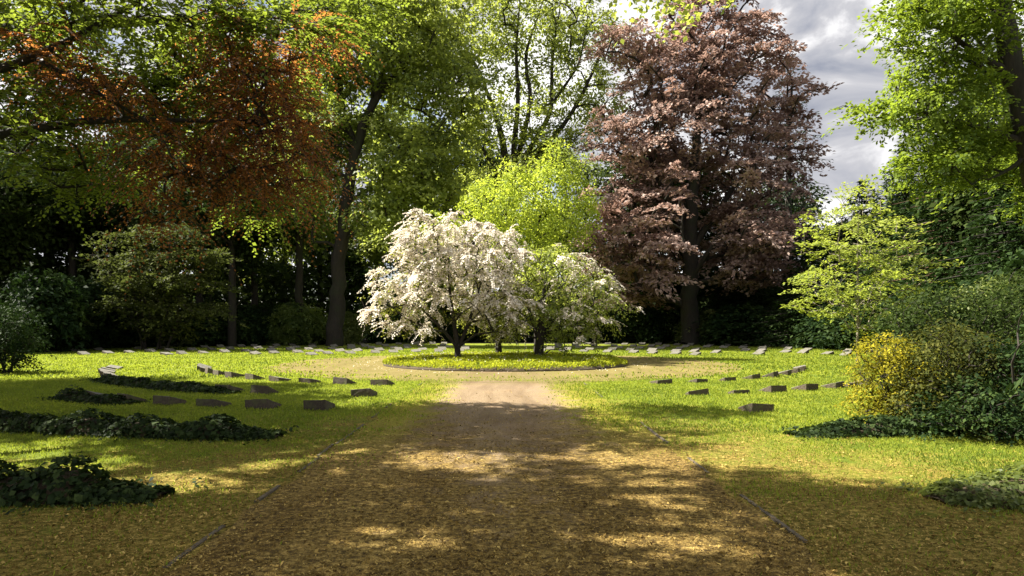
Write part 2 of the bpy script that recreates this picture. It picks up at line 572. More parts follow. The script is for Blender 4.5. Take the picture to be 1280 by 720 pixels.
def grow(rng, T, stems, P, r_leaf=0.02, lift=0.10, sides=5, stem_sides=10, power=0.46, ends=True, cap=0.6):
    """trunk stems as tubes, then a branch from the wood to every pad"""
    N, par, stem_r, is_stem = [], [], [], []
    for pts, rads in stems:
        pts = np.asarray(pts, float)
        rads = np.asarray(rads, float)
        seg = np.linalg.norm(np.diff(pts, axis=0), axis=1)
        s = np.concatenate([[0], np.cumsum(seg)])
        m = max(4, int(s[-1] / 0.6))
        m = min(m, 40)
        ss = np.linspace(0, s[-1], m)
        q = np.stack([np.interp(ss, s, pts[:, i]) for i in range(3)], axis=1)
        # smooth the corners, wobble a little
        for _ in range(3):
            q[1:-1] = (q[:-2] + 2 * q[1:-1] + q[2:]) / 4
        rr = np.interp(ss, s, rads)
        q[1:-1, :2] += rng.normal(size=(m - 2, 2)) * rr[1:-1, None] * 0.12
        T.add(q, rr, stem_sides, 0.035)
        for i in range(m):
            N.append(q[i]); par.append(-1); stem_r.append(rr[i]); is_stem.append(True)
    N = np.array(N)
    base = N[0]
    zlow = np.min(P[:, 2]) if len(P) else 0
    order = np.argsort([np.min(np.linalg.norm(N - p, axis=1)) for p in P])
    chains = []
    par = list(par)
    w = [0.0] * len(N)
    for idx in order:
        p = P[idx]
        d = np.linalg.norm(N - p, axis=1)
        cost = d + 1.3 * np.maximum(0, N[:, 2] - p[2] + 0.25 * d) + np.where(N[:, 2] < base[2] + 0.35 * max(zlow - base[2], 0), 2.0, 0)
        i = int(np.argmin(cost))
        a = N[i]
        L_ = np.linalg.norm(p - a)
        m = int(np.clip(L_ / 0.7, 2, 8))
        t = np.linspace(0, 1, m + 1)[1:]
        q = a + (p - a) * t[:, None]
        q[:, 2] += lift * L_ * 4 * t * (1 - t)
        q[:-1] += rng.normal(size=(m - 1, 3)) * 0.05 * L_
        first = len(N)
        N = np.vstack([N, q])
        par += [i] + list(range(first, first + m - 1))
        stem_r += [0] * m
        is_stem += [False] * m
        w += [0.0] * m
        w[-1] = 1.0
        chains.append([i] + list(range(first, first + m)))
    for j in range(len(N) - 1, -1, -1):
        if par[j] >= 0:
            w[par[j]] += w[j]
    for ch in chains:
        rad = [r_leaf * max(w[j], 0.6) ** power for j in ch[1:]]
        r0 = rad[0] * 1.15
        if is_stem[ch[0]]:
            r0 = min(r0 * 1.2, stem_r[ch[0]] * 0.8)
            rad = [min(x, r0) for x in rad]
        rad = [min(r0, cap)] + [min(x, cap) for x in rad]
        T.add(N[ch], rad, sides)
    return


def make_tree(name, label, cat, base, ells, stems, pads, mind, pr, nleaf, ln, leaf, bark='bark', seed=0, group=None, inner=0.35, zmin=0.3,
              r_leaf=0.02, lift=0.1, extra=None, keep=None, spray=None, **kw):
    rng = np.random.default_rng(seed)
    P, O = sample_pads(rng, ells, pads, mind, inner, zmin, keep)
    psc = None
    if spray:
        P, O, psc = add_sprays(rng, P, O, ells, *spray)
    T = Tubes()
    grow(rng, T, stems, P, r_leaf, lift)
    L = Leaves()
    fill_pads(rng, L, P, O, pr, nleaf, ln, psc=psc, **kw)
    t = thing(name, label, cat, base, group=group)
    if extra:
        extra(rng, t, P, O, psc, T)
    link('trunk', T.mesh(name + ' wood', [M[bark]], base), t)
    link('crown', L.mesh(name + ' leaves', [M[leaf]], base), t)
    return t


def copy_tree(src, loc, rotz, scale, label, group, leafmat=None):
    r = src.copy()
    COL.objects.link(r)
    r.location = loc
    r.rotation_euler = (0, 0, rotz)
    r.scale = scale
    r['label'] = label
    if group:
        r['group'] = group
    for ch in src.children:
        c = ch.copy()
        COL.objects.link(c)
        c.parent = r
        if leafmat and ch.name.startswith('crown'):
            c.material_slots[0].link = 'OBJECT'
            c.material_slots[0].material = M[leafmat]
    return r


# ------------------------------------------------------------------ ground
CX, CY = 0.1, 26.3                       # centre of the round bed
BED_R, RING_R = 4.7, 8.7


def sheet(name, rings, z, m, centre=(0, 0), zfn=None):
    """rings: list of arrays (n,2) of equal length, closed; builds quads between them, and a fan inside the first"""
    n = len(rings[0])
    v = [np.array([[centre[0], centre[1]]])] + rings
    xy = np.concatenate(v)
    zz = np.full(len(xy), z) if zfn is None else zfn(xy)
    verts = np.column_stack([xy, zz])
    me = bpy.data.meshes.new(name)
    faces = [(0, 1 + i, 1 + (i + 1) % n) for i in range(n)]
    for k in range(len(rings) - 1):
        a, b_ = 1 + k * n, 1 + (k + 1) * n
        faces += [(a + i, b_ + i, b_ + (i + 1) % n, a + (i + 1) % n) for i in range(n)]
    me.from_pydata(verts.tolist(), [], faces)
    me.materials.append(m)
    for p_ in me.polygons:
        p_.use_smooth = True
    return tag(link(name, me), kind='structure')


th = np.linspace(0, 2 * np.pi, 128, endpoint=False)
circ = np.column_stack([np.cos(th), np.sin(th)])
sheet('ground', [circ * r_ for r_ in (20, 60, 200, 900)], -0.006, M['forest'])
lr = 30.5 + 1.2 * np.sin(3 * th) + 0.7 * np.sin(7 * th + 1) + 0.4 * np.sin(13 * th)
sheet('lawn', [circ * lr[:, None] * k + np.array([0, 25.5]) for k in (0.3, 0.6, 0.85, 1.0)], 0.0, M['lawn'], (0, 25.5))

# the path: the straight walk and the ring round the bed, one gravel sheet
vs, fs = [], []
ny = 90
nx = 11
y0 = -4.0
for j in range(ny + 1):
    for i in range(nx + 1):
        u = -1 + 2 * i / nx
        hw = 2.03
        x = u * hw
        yend = CY - math.sqrt(RING_R ** 2 - x * x) + 0.05
        y = y0 + (yend - y0) * j / ny
        if i in (0, nx):
            x += 0.035 * math.sin(y * 3.1 + i) + 0.03 * math.sin(y * 7.7 + 2 * i)
        vs.append((x, y, 0.004))
for j in range(ny):
    for i in range(nx):
        a = j * (nx + 1) + i
        fs.append((a, a + 1, a + nx + 2, a + nx + 1))
me = bpy.data.meshes.new('path')
me.from_pydata(vs, [], fs)
me.materials.append(M['path'])
tag(link('path', me), kind='structure')
th2 = np.linspace(0, 2 * np.pi, 260, endpoint=False)
vs, fs = [], []
for k, a in enumerate(th2):
    ro = RING_R + 0.10 * math.sin(9 * a) + 0.07 * math.sin(23 * a + 1) + 0.05 * math.sin(51 * a)
    for r_ in (BED_R - 0.3, 5.6, 6.9, ro):
        vs.append((CX + r_ * math.sin(a), CY + r_ * math.cos(a), 0.0075))
n2 = len(th2)
for k in range(n2):
    for i in range(3):
        a, b_ = k * 4 + i, ((k + 1) % n2) * 4 + i
        fs.append((a, b_, b_ + 1, a + 1))
me = bpy.data.meshes.new('ring path')
me.from_pydata(vs, [], fs)
me.materials.append(M['path'])
tag(link('path', me), kind='structure')


def kerb(side):
    rng = random.Random(5 + side)
    T = []
    F_ = []
    y = 3.0
    while y < 17.3:
        ln = rng.uniform(0.5, 0.95)
        sunk = rng.random()
        x = side * 2.09 + rng.uniform(-.02, .02)
        hid = 0.62 if y > 9 else 0.50
        if sunk > hid:
            z = rng.uniform(0.006, 0.022)
            i = len(T)
            sk = rng.uniform(-.02, .02)
            for (dx, dy, zz) in ((-.019, .012, -.05), (.019, .012, -.05), (.019, ln - .012, -.05), (-.019, ln - .012, -.05),
                                 (-.016, .018, z), (.016, .018, z), (.016, ln - .018, z), (-.016, ln - .018, z)):
                T.append((x + dx + sk * dy / ln, y + dy, zz))
            F_ += [(i + 4, i + 5, i + 6, i + 7), (i, i + 1, i + 5, i + 4), (i + 1, i + 2, i + 6, i + 5), (i + 2, i + 3, i + 7, i + 6), (i + 3, i, i + 4, i + 7)]
        y += ln
    me_ = bpy.data.meshes.new('kerb')
    me_.from_pydata(T, [], F_)
    me_.materials.append(M['kerb'])
    tag(link('kerb', me_), kind='structure')


kerb(-1)
kerb(1)

# ------------------------------------------------------------------ grass and litter


def ring_r(x, y):
    return np.hypot(x - CX, y - CY)


def on_path(x, y, m=0.0):
    return ((np.abs(x) < 2.0 - m) & (y < CY - 8)) | ((ring_r(x, y) < RING_R + 0.05 - m))


def blades(L, n, y_lo, y_hi, hgt, wid, seed, power=1.0):
    rng = np.random.default_rng(seed)
    y = y_lo + (y_hi - y_lo) * rng.random(n) ** power
    x = (rng.random(n) * 2 - 1) * (0.98 * y + 1.2)
    r_ = ring_r(x, y)
    edge = np.clip((np.abs(x) - 0.75) / 0.95, 0, 1)
    p = np.where(y < CY - 8.4, np.where(np.abs(x) < 2.03, edge ** 2 * np.clip((y - 5) / 6, 0.10, 1.0), 1.0), 1.0)
    patch = 0.5 + 0.5 * np.sin(x * 1.7 + 1.3 * np.sin(y * 1.1)) * np.sin(y * 2.1 + 1.7 * np.sin(x * 0.9))
    near = np.clip((13.0 - y) / 9.0, 0, 1) * np.clip((8.0 - np.abs(x)) / 5.0, 0, 1)
    p = p * (1 - near * (0.30 + 0.4 * patch))
    worn = np.clip((2.45 - .28 * np.abs(x) - .13 * y + (patch - .5)) / .9, 0, 1)
    p = p * (1 - .92 * worn)
    p = np.where(r_ < RING_R + 0.28 * rng.normal(size=n), np.where((r_ < BED_R + .1) | (rng.random(n) > .85 * patch ** 1.3 * np.clip((r_ - 5.5) / 3.0, 0, 1) ** 1.5), 0.0, p), p)
    p = np.where(np.hypot(x, y - 25.5) > 30.2, 0, p)
    k = rng.random(n) < p
    x, y = x[k], y[k]
    m = len(x)
    h = rng.uniform(hgt[0], hgt[1], m)
    lean = rng.normal(size=(m, 3)) * 0.55
    up = np.column_stack([lean[:, 0], lean[:, 1], np.ones(m)])
    up = unit(up)
    nrm = rng.normal(size=(m, 3))
    nrm[:, 2] *= 0.3
    pos = np.column_stack([x, y, np.zeros(m)]) + up * (h * 0.42)[:, None]
    t = np.clip(0.50 + rng.normal(size=m) * 0.22 + 0.12 * (patch[k] - 0.5) - 0.1 * near[k], 0, 1)
    L.add(pos, nrm, up, h, wid * rng.uniform(.7, 1.3, m), t, fold=0.05)


G = Leaves()
blades(G, 240000, 3.4, 9.5, (.022, .055), .009, 1, 1.25)
blades(G, 195000, 9.5, 19.0, (.035, .065), .016, 2)
blades(G, 145000, 19.0, 45.0, (.05, .09), .045, 3)
tag(link('grass', G.mesh('grass', [M['grass']], (0, 0, 0))), 'short yellow green grass of the lawns on both sides of the path', 'grass', kind='stuff')

D = Leaves()
rng = np.random.default_rng(77)
n = 380000
y = 3.3 + 14.5 * rng.random(n) ** 1.7
x = (rng.random(n) * 2 - 1) * (0.78 * y + 0.4)
pr_ = np.where(np.abs(x) < 2.05, 0.75, 0.07 + 0.74 * np.clip((2.6 - .28 * np.abs(x) - .13 * y) / .9, 0, 1)) * np.clip((16.5 - y) / 8, 0, 1)
clump = 0.5 + 0.5 * np.sin(x * 2.9 + 2 * np.sin(y * 1.7)) * np.sin(y * 3.3 + 1.2 * np.sin(x * 2.1))
k = rng.random(n) < pr_ * (0.35 + 0.65 * clump)
x, y = x[k], y[k]
m = len(x)
nr = np.column_stack([rng.normal(size=m) * .5, rng.normal(size=m) * .5, np.ones(m)])
ls = rng.uniform(.008, .020, m) * np.where(rng.random(m) < .12, 2.2, 1)
D.add(np.column_stack([x, y, rng.uniform(.006, .022, m)]), nr, rng.normal(size=(m, 3)), ls, ls * rng.uniform(.25, .7, m), np.clip(rng.normal(.45, .28, m), 0, 1), fold=.2)
tag(link('fallen_leaves', D.mesh('fallen leaves', [M['litter']], (0, 0, 0))), 'dry brown leaf litter and twigs scattered over the gravel path', 'leaf litter', kind='stuff')

# ------------------------------------------------------------------ round bed
bed = thing('flower_bed', 'round raised bed of low yellow green plants under the blossom trees', 'flower bed', (CX, CY, 0))
rad_ = [0.8, 1.8, 2.8, 3.7, 4.35, 4.6, 4.7, 4.7]
hz_ = [.20, .19, .17, .14, .11, .08, .04, -0.02]
vs = [(0, 0, .2)]
fs = []
nb_ = 96
for r_, h_ in zip(rad_, hz_):
    for a in range(nb_):
        t_ = 2 * math.pi * a / nb_
        rr_ = r_ * (1 + 0.008 * math.sin(5 * t_) + 0.006 * math.sin(11 * t_))
        vs.append((rr_ * math.cos(t_), rr_ * math.sin(t_), h_))
fs += [(0, 1 + i, 1 + (i + 1) % nb_) for i in range(nb_)]
for k in range(len(rad_) - 1):
    a, b_ = 1 + k * nb_, 1 + (k + 1) * nb_
    fs += [(a + i, b_ + i, b_ + (i + 1) % nb_, a + (i + 1) % nb_) for i in range(nb_)]
me = bpy.data.meshes.new('bed soil')
me.from_pydata(vs, [], fs)
me.materials.append(M['soil'])
link('soil', me, bed)
L = Leaves()
rng = np.random.default_rng(5)
n = 42000
rr = BED_R * np.sqrt(rng.random(n)) * 0.992
tt = rng.random(n) * 2 * np.pi
px, py = rr * np.cos(tt), rr * np.sin(tt)
hh = np.interp(rr, rad_[:-1], hz_[:-1])
bump = 0.5 + 0.5 * np.sin(px * 3.1 + 1.5 * np.sin(py * 2.3)) * np.sin(py * 3.7 + px)
zz = hh + rng.random(n) ** 0.7 * (0.10 + 0.10 * bump) * np.where(rr > 4.5, 0.8, 1)
up = np.column_stack([rng.normal(size=n) * .5 + .25 * np.cos(tt), rng.normal(size=n) * .5 + .25 * np.sin(tt), np.ones(n)])
nrm = np.column_stack([rng.normal(size=n), rng.normal(size=n), rng.uniform(.2, 1.4, n)])
ls = rng.uniform(.055, .12, n)
L.add(np.column_stack([px, py, zz]), nrm, up, ls, ls * .42, np.clip(rng.normal(.52, .22, n) + .15 * (bump - .5), 0, 1))
link('foliage', L.mesh('bed foliage', [M['bed']], (0, 0, 0)), bed)

# petals dropped under the blossom trees
n = 800
a_ = rng.uniform(0, 2 * np.pi, n)
q_ = 5.6 * np.sqrt(rng.random(n))
px, py = CX - .2 + q_ * np.cos(a_), CY - .2 + q_ * np.sin(a_)
rr = np.hypot(px - CX, py - CY)
k = (rr < 4.2) | (rr > 4.85)
px, py, rr = px[k], py[k], rr[k]
n = len(px)
zz = np.where(rr < 4.7, np.interp(rr, rad_[:-1], hz_[:-1]) + .17, .02) + rng.random(n) * .02
D = Leaves()
D.add(np.column_stack([px, py, zz]), np.column_stack([rng.normal(size=n) * .4, rng.normal(size=n) * .4, np.ones(n)]), rng.normal(size=(n, 3)), .045, .035, rng.random(n))
tag(link('fallen_petals', D.mesh('fallen petals', [M['blossom']], (0, 0, 0))), 'white petals dropped on the bed and gravel under the blossom trees', 'petals', kind='stuff')

# ------------------------------------------------------------------ gravestones


def stone_mesh(seed):
    rng = random.Random(seed)
    w, d = 0.26 + rng.uniform(-.012, .012), 0.23 + rng.uniform(-.02, .02)
    hb, hf = 0.225 + rng.uniform(-.02, .02), 0.075 + rng.uniform(-.015, .015)
    # high square back at -y (towards the outside), the inscribed face slopes down towards +y
    import bmesh
    bm = bmesh.new()
    co = [(-w, -d, -.05), (w, -d, -.05), (w, d, -.05), (-w, d, -.05), (-w * .98, -d * .96, hb), (w * .98, -d * .96, hb + rng.uniform(-.01, .01)), (w * .98, d * .97, hf), (-w * .98, d * .97, hf)]
    v = [bm.verts.new(c) for c in co]
    for f in ((4, 5, 6, 7), (0, 1, 5, 4), (1, 2, 6, 5), (2, 3, 7, 6), (3, 0, 4, 7), (3, 2, 1, 0)):
        bm.faces.new([v[i] for i in f])
    bmesh.ops.bevel(bm, geom=[e for e in bm.edges if max(e.verts[0].co.z, e.verts[1].co.z) > 0], offset=0.014, segments=2, affect='EDGES', profile=0.6)
    bmesh.ops.subdivide_edges(bm, edges=[e for e in bm.edges if e.calc_length() > 0.1], cuts=4, use_grid_fill=True)
    for q in bm.verts:
        if q.co.z > 0:
            q.co += Vector((rng.gauss(0, .0022), rng.gauss(0, .0022), rng.gauss(0, .0028)))
    me_ = bpy.data.meshes.new('gravestone')
    bm.to_mesh(me_)
    bm.free()
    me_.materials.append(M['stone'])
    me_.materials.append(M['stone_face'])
    for p_ in me_.polygons:
        p_.material_index = 1 if p_.normal.z > .55 else 0  # upward faces get the painted sky-lit tone, the rest the painted shade
    return me_


SM = [stone_mesh(40 + i) for i in range(6)]
ORD = ['', 'first', 'second', 'third', 'fourth', 'fifth', 'sixth', 'seventh', 'eighth', 'ninth', 'tenth', 'eleventh', 'twelfth', 'thirteenth', 'fourteenth', 'fifteenth', 'sixteenth', 'seventeenth', 'eighteenth', 'nineteenth', 'twentieth']


def ordn(k):
    if k < len(ORD):
        return ORD[k]
    return 'twenty-' + ORD[k - 20] if k < 30 else f'{k}th'


srng = random.Random(3)
STONES = []


def stone(x, y, label, group, tilt=0.0, sink=0.0, sc=.88):
    o = link('gravestone', SM[len(STONES) % 6] if not STONES else STONES[srng.randrange(len(STONES))].data)
    o.data = SM[srng.randrange(6)]
    o.location = (x, y, -sink)
    face = math.atan2(CY - y, CX - x) - math.pi / 2           # +y of the stone looks at the bed
    o.rotation_euler = (srng.gauss(0, .045), srng.gauss(0, .06) + tilt, face + srng.gauss(0, .05))
    o.scale = (sc * srng.uniform(.93, 1.07), sc, sc * srng.uniform(.9, 1.1))
    tag(o, label, 'gravestone', group)
    STONES.append(o)
    return o


def rad_of(r0, a):
    return r0 * (1 + 0.12 * abs(a) / 75.0)


def front_pos(r0, a):
    r_ = rad_of(r0, a)
    return CX + r_ * math.sin(R(a)), CY - r_ * math.cos(R(a))


LG = 'gravestones on the shaded lawn'
RGp = 'gravestones on the sunlit lawn'
rows = [
    ('L', 9.6, [-18, -24.2, -30.4, -36.5, -42.5, -48.2, -53.6, -58.8, -63.8, -68.8, -74], 'row nearest the gravel ring'),
    ('L', 12.1, [-14.2, -25, -29.5, -34.2, -38.8, -43.5, -48, -52.5, -57, -61.5, -66, -70.5, -75], 'second row from the gravel ring'),
    ('L', 14.3, [-13.1, -17.3, -21.4, -25.3, -29.0, -32.6], 'third row, before the ivy'),
    ('L', 17.05, [-13.5, -21.2, -24.6], 'long ivy strip'),
    ('L', 20.15, [-11.3, -14.8], 'nearest ivy strip'),
    ('R', 9.4, [24, 30.2, 36.4, 42.4, 48.4, 54.4, 60, 65.5, 70.5], 'row nearest the gravel ring'),
    ('R', 12.0, [19.2, 23.8, 28.4, 33.0, 37.6, 39.9, 44], 'second row from the gravel ring'),
    ('R', 14.7, [16.6], 'third row'),
]
for side, r0, angs, rn in rows:
    for k, a in enumerate(angs):
        x, y = front_pos(r0, a + srng.uniform(-.25, .25))
        where = 'shaded lawn' if side == 'L' else 'sunlit lawn'
        g = LG if side == 'L' else RGp
        if 'ivy strip' in rn:
            lab = f'dark gravestone half sunk in the {rn}, {ordn(k + 1)} from the path'
        elif rn == 'third row':
            lab = 'single brown gravestone standing apart in open grass nearest the golden shrub'
        elif rn.startswith('third'):
            lab = f'dark wedge gravestone, {ordn(k + 1)} from the path in the third row before the ivy'
        else:
            look = 'dark' if side == 'L' else 'brown'
            lab = f'{look} gravestone on {where}, {ordn(k + 1)} from the path in {rn}'
        low = 0.09 if (side == 'R' and r0 == 12.0 and k in (0, 1, 5)) or (side == 'R' and r0 == 9.4 and k in (1, 2)) else (.05 if r0 > 17 else srng.uniform(.01, .04))
        stone(x, y, lab, g, 0, low)

far_rows = [(12.0, 'first'), (14.8, 'second'), (18.2, 'third'), (22.2, 'fourth'), (26.6, 'hindmost')]
for side, sname in ((-1, 'maple'), (1, 'copper beech')):
    for r0, rn in far_rows:
        bmax = math.degrees(math.acos(6.6 / r0)) + srng.uniform(-1, 1)
        step = math.degrees(1.27 / r0)
        a = 7 + srng.uniform(0, step)
        k = 0
        while a < bmax:
            if srng.random() > 0.06:
                k += 1
                aa = a + srng.uniform(-.16, .16) * step
                rr_ = r0 + srng.uniform(-.18, .18)
                x = CX + side * rr_ * math.sin(R(aa))
                y = CY + rr_ * math.cos(R(aa))
                stone(x, y, f'pale flat gravestone, {ordn(k)} from the centre in {rn} far row, {sname} side',
                      f'gravestones in the far rows on the {sname} side', 0, 0.03, .92)
            a += step

# ------------------------------------------------------------------ ivy strips


def ivy(r0, a0, a1, width, hgt, label, seed, dens=900, leaf=.075, mat='ivy', gaps=True, hfn=None):
    rng = np.random.default_rng(seed)
    s0 = front_pos(r0, a0)
    t = thing('ivy_strip', label, 'ivy', (s0[0], s0[1], 0), group='low ivy strips along the grave rows')
    nA = max(8, int(abs(a1 - a0) * r0 * math.pi / 180 / 0.18))
    aa = np.linspace(a0, a1, nA)
    hN = hgt * (0.78 + 0.30 * np.sin(np.arange(nA) * 0.9 + seed) * np.sin(np.arange(nA) * 0.37 + 2) + 0.1 * rng.normal(size=nA))
    if hfn is not None:
        hN = hN * hfn(np.linspace(0, 1, nA))
    endf = np.clip(np.minimum(np.arange(nA), np.arange(nA)[::-1]) / (4.0 if nA > 25 else 2.0), 0.25, 1)
    hN = hN * endf
    wN = width * endf ** 0.5 * (1 + 0.10 * np.sin(np.arange(nA) * 1.3))
    # dark core added under the leaves to block light
    k = 7
    vs_, fs_ = [], []
    for i in range(nA):
        x_, y_ = front_pos(r0, aa[i])
        ox, oy = math.sin(R(aa[i])), -math.cos(R(aa[i]))
        for j in range(k):
            ph = math.pi * j / (k - 1)
            c_ = math.cos(ph) * wN[i] * .40
            vs_.append((x_ + ox * c_ - s0[0], y_ + oy * c_ - s0[1], math.sin(ph) * hN[i] * .72 - 0.01))
    for i in range(nA - 1):
        for j in range(k - 1):
            q = i * k + j
            fs_.append((q, q + 1, q + k + 1, q + k))
    me_ = bpy.data.meshes.new('ivy light block core')
    me_.from_pydata(vs_, [], fs_)
    me_.materials.append(M['soil'])
    link('stems', me_, t)  # the added light-blocking core, not real stems
    n_ = int(dens * abs(a1 - a0) * r0 * math.pi / 180)
    f = rng.random(n_) * (nA - 1)
    ang = np.interp(f, np.arange(nA), aa)
    h_ = np.interp(f, np.arange(nA), hN)
    w_ = np.interp(f, np.arange(nA), wN)
    ph = np.pi * rng.random(n_)
    rad = 0.72 + 0.36 * rng.random(n_)
    r_ = r0 * (1 + 0.12 * np.abs(ang) / 75) + np.cos(ph) * w_ * .5 * rad
    an = np.radians(ang)
    pos = np.column_stack([CX + r_ * np.sin(an) - s0[0], CY - r_ * np.cos(an) - s0[1], np.sin(ph) * h_ * rad + .012])
    out = np.column_stack([np.sin(an) * np.cos(ph), -np.cos(an) * np.cos(ph), np.sin(ph) + .35])
    ls_ = rng.uniform(.4, 1.4, n_) * leaf
    Lf = Leaves()
    dd = rng.normal(size=(n_, 3))
    dd[:, 2] -= .4
    Lf.add(pos, out + rng.normal(size=(n_, 3)) * .5, dd, ls_, ls_ * .8, np.clip(rng.normal(.45, .25, n_), 0, 1))
    # runners creeping out over the turf
    m_ = int(n_ * .16)
    f = rng.random(m_) * (nA - 1)
    ang = np.interp(f, np.arange(nA), aa) + rng.normal(size=m_) * .5
    r_ = r0 * (1 + 0.12 * np.abs(ang) / 75) + rng.choice([-1, 1], m_) * width * (.42 + .28 * rng.random(m_) ** 2.2 * (1 + np.sin(f * 2.3 + seed)))
    an = np.radians(ang)
    pos = np.column_stack([CX + r_ * np.sin(an) - s0[0], CY - r_ * np.cos(an) - s0[1], .015 + .06 * rng.random(m_) ** 2])
    nn = np.column_stack([rng.normal(size=m_) * .5, rng.normal(size=m_) * .5, np.ones(m_)])
    ls_ = rng.uniform(.45, 1.0, m_) * leaf
    Lf.add(pos, nn, rng.normal(size=(m_, 3)), ls_, ls_ * .8, np.clip(rng.normal(.5, .28, m_), 0, 1))
    link('foliage', Lf.mesh('ivy leaves', [M[mat]], (0, 0, 0)), t)
    return t


ivy(17.3, -10.0, -31, .66, .28, 'long dark ivy strip across the shaded lawn with stones showing through', 1)
ivy(20.4, -8.4, -22, .68, .34, 'nearest dark ivy strip on the shaded lawn beside the brown path', 2, 1100, .07)
ivy(14.6, -27.5, -36, .60, .20, 'short low ivy patch ending the third grave row', 3, 900, .07)
ivy(12.4, -27, -55, .60, .20, 'thin ivy strip grown over the second grave row', 4, 700, .08)
ivy(17.2, 12.5, 30, .66, .22, 'ivy strip on the sunlit lawn running into the golden shrub', 5, 900, .075)
ivy(20.5, 9.9, 20, .72, .26, 'pale ivy clump at the shadow edge nearest the camera on the sunlit side', 6, 1500, .052, 'pale_shrub')

# ------------------------------------------------------------------ blossom trees in the bed


def blossoms(n_, size, lower, seed_t, outer=None):
    def fn(rng, t, P, O, psc, T):
        base = np.array(t.location)
        L_ = Leaves()
        zmin, zmax = P[:, 2].min(), P[:, 2].max()
        keepm = rng.random(len(P)) < np.clip(lower + (P[:, 2] - zmin) / (zmax - zmin) * 1.1, 0, 1)
        if outer is not None:
            keepm &= (np.abs(P[:, 0] - base[0]) > outer) & (rng.random(len(P)) < .62)
        hang_sprays(rng, L_, T, P[keepm] + np.array([0, 0, .05]), O[keepm], n_, (.34, .78), size, .034, .85, .55, 0, psc[keepm])
        fill_pads(rng, L_, P[keepm] + np.array([0, 0, .05]), O[keepm], (.16, .36), 34, size, aspect=.85, flat=.45, thick=.30, droop=.35, spread=.9, tvar=.25, tpad=.1, hang=.35, psc=psc[keepm])
        link('blossom', L_.mesh('blossom', [M['blossom']], base), t)
    return fn


def vec(px, py, Y):
    return at(px, py, Y)


B1 = np.array([-1.66, 25.6, 0.1])
e1 = [ell(578, 318, 62, 50, 25.6, 1.9), ell(540, 300, 42, 36, 25.4, 1.4), ell(615, 312, 42, 36, 25.8, 1.4), ell(512, 350, 46, 32, 25.4, 1.4), ell(572, 360, 84, 36, 25.6, 2.1), ell(500, 385, 34, 28, 25.4, 1.1), ell(620, 380, 42, 40, 25.6, 1.5), ell(535, 405, 45, 24, 25.4, 1.3)]
make_tree('blossom_tree', 'widest blossom tree in the bed, covered in pinkish white flowers', 'tree', B1, e1,
          [([B1, B1 + (.02, 0, .55), B1 + (.10, 0, .95), B1 + (-.15, .1, 1.6), B1 + (-.45, .1, 2.6), B1 + (-.4, .2, 3.8)], [.13, .11, .10, .075, .05, .025]),
           ([B1 + (.04, 0, .6), B1 + (.35, .1, 1.3), B1 + (.75, .2, 2.2), B1 + (.9, .2, 3.2)], [.08, .07, .05, .025]),
           ([B1 + (0, 0, .5), B1 + (-.3, -.2, 1.1), B1 + (-.9, -.3, 1.7), B1 + (-1.7, -.3, 2.3)], [.07, .06, .045, .02])],
          180, .50, (.22, .46), 40, (.07, .12), 'blossom_leaf', seed=21, group='white blossom trees in the round bed', r_leaf=.010, zmin=.75, keep=lambda p: p[2] > 1.75 or abs(p[0] + 1.6) > .9 or p[1] > 26.6,
          extra=blossoms((5, 8), (.075, .125), .42, 1), droop=.35, hang=.3, spray=(40, .25, .65, .3, (.5, .8)))
B2 = np.array([-.13, 28.4, .18])
make_tree('blossom_tree', 'smallest blossom tree, set between and behind the two larger ones', 'tree', B2,
          [ell(622, 365, 44, 46, 28.4, 1.5), ell(640, 395, 42, 26, 28.2, 1.3), ell(600, 395, 30, 26, 28.2, 1.2), ell(650, 340, 30, 30, 28.4, 1.0)],
          [([B2, B2 + (.03, 0, .7), B2 + (-.15, .1, 1.5), B2 + (-.2, .1, 2.6)], [.15, .12, .09, .04]),
           ([B2 + (.02, 0, .6), B2 + (.35, 0, 1.3), B2 + (.6, .1, 2.2)], [.10, .08, .04])],
          80, .45, (.24, .52), 62, (.07, .12), 'blossom_leaf', seed=22, group='white blossom trees in the round bed', r_leaf=.008, zmin=.6,
          extra=blossoms((2, 4), (.075, .12), .10, 2, .35), droop=.35, hang=.3, spray=(16, .3, .7, .3, (.5, .8)))
B3 = np.array([1.43, 26.9, .16])
make_tree('blossom_tree', 'thick trunked blossom tree with greener crown and white drooping tips', 'tree', B3,
          [ell(690, 350, 46, 46, 26.9, 1.6), ell(732, 368, 40, 34, 26.9, 1.3), ell(700, 398, 62, 30, 26.9, 1.7), ell(662, 392, 34, 32, 26.7, 1.2), ell(690, 322, 26, 24, 26.9, .9), ell(752, 392, 24, 24, 26.9, .8)],
          [([B3, B3 + (-.02, 0, .6), B3 + (.0, 0, 1.2), B3 + (.25, .1, 2.2), B3 + (.3, .1, 3.4)], [.20, .175, .15, .10, .04]),
           ([B3 + (0, 0, .8), B3 + (-.35, 0, 1.6), B3 + (-.5, 0, 2.5)], [.10, .08, .04]),
           ([B3 + (0, 0, .9), B3 + (.6, 0, 1.6), B3 + (1.3, 0, 2.1)], [.09, .07, .03])],
          135, .47, (.26, .52), 72, (.075, .13), 'green_bright', seed=23, group='white blossom trees in the round bed', r_leaf=.011, zmin=.85, keep=lambda p: p[2] > 1.6 or abs(p[0] - 1.45) > .6,
          extra=blossoms((2, 4), (.08, .125), .10, 3, .75), droop=.35, hang=.3, spray=(34, .35, .95, .35, (.5, .8)))
B4 = np.array([1.55, 30.6, .08])
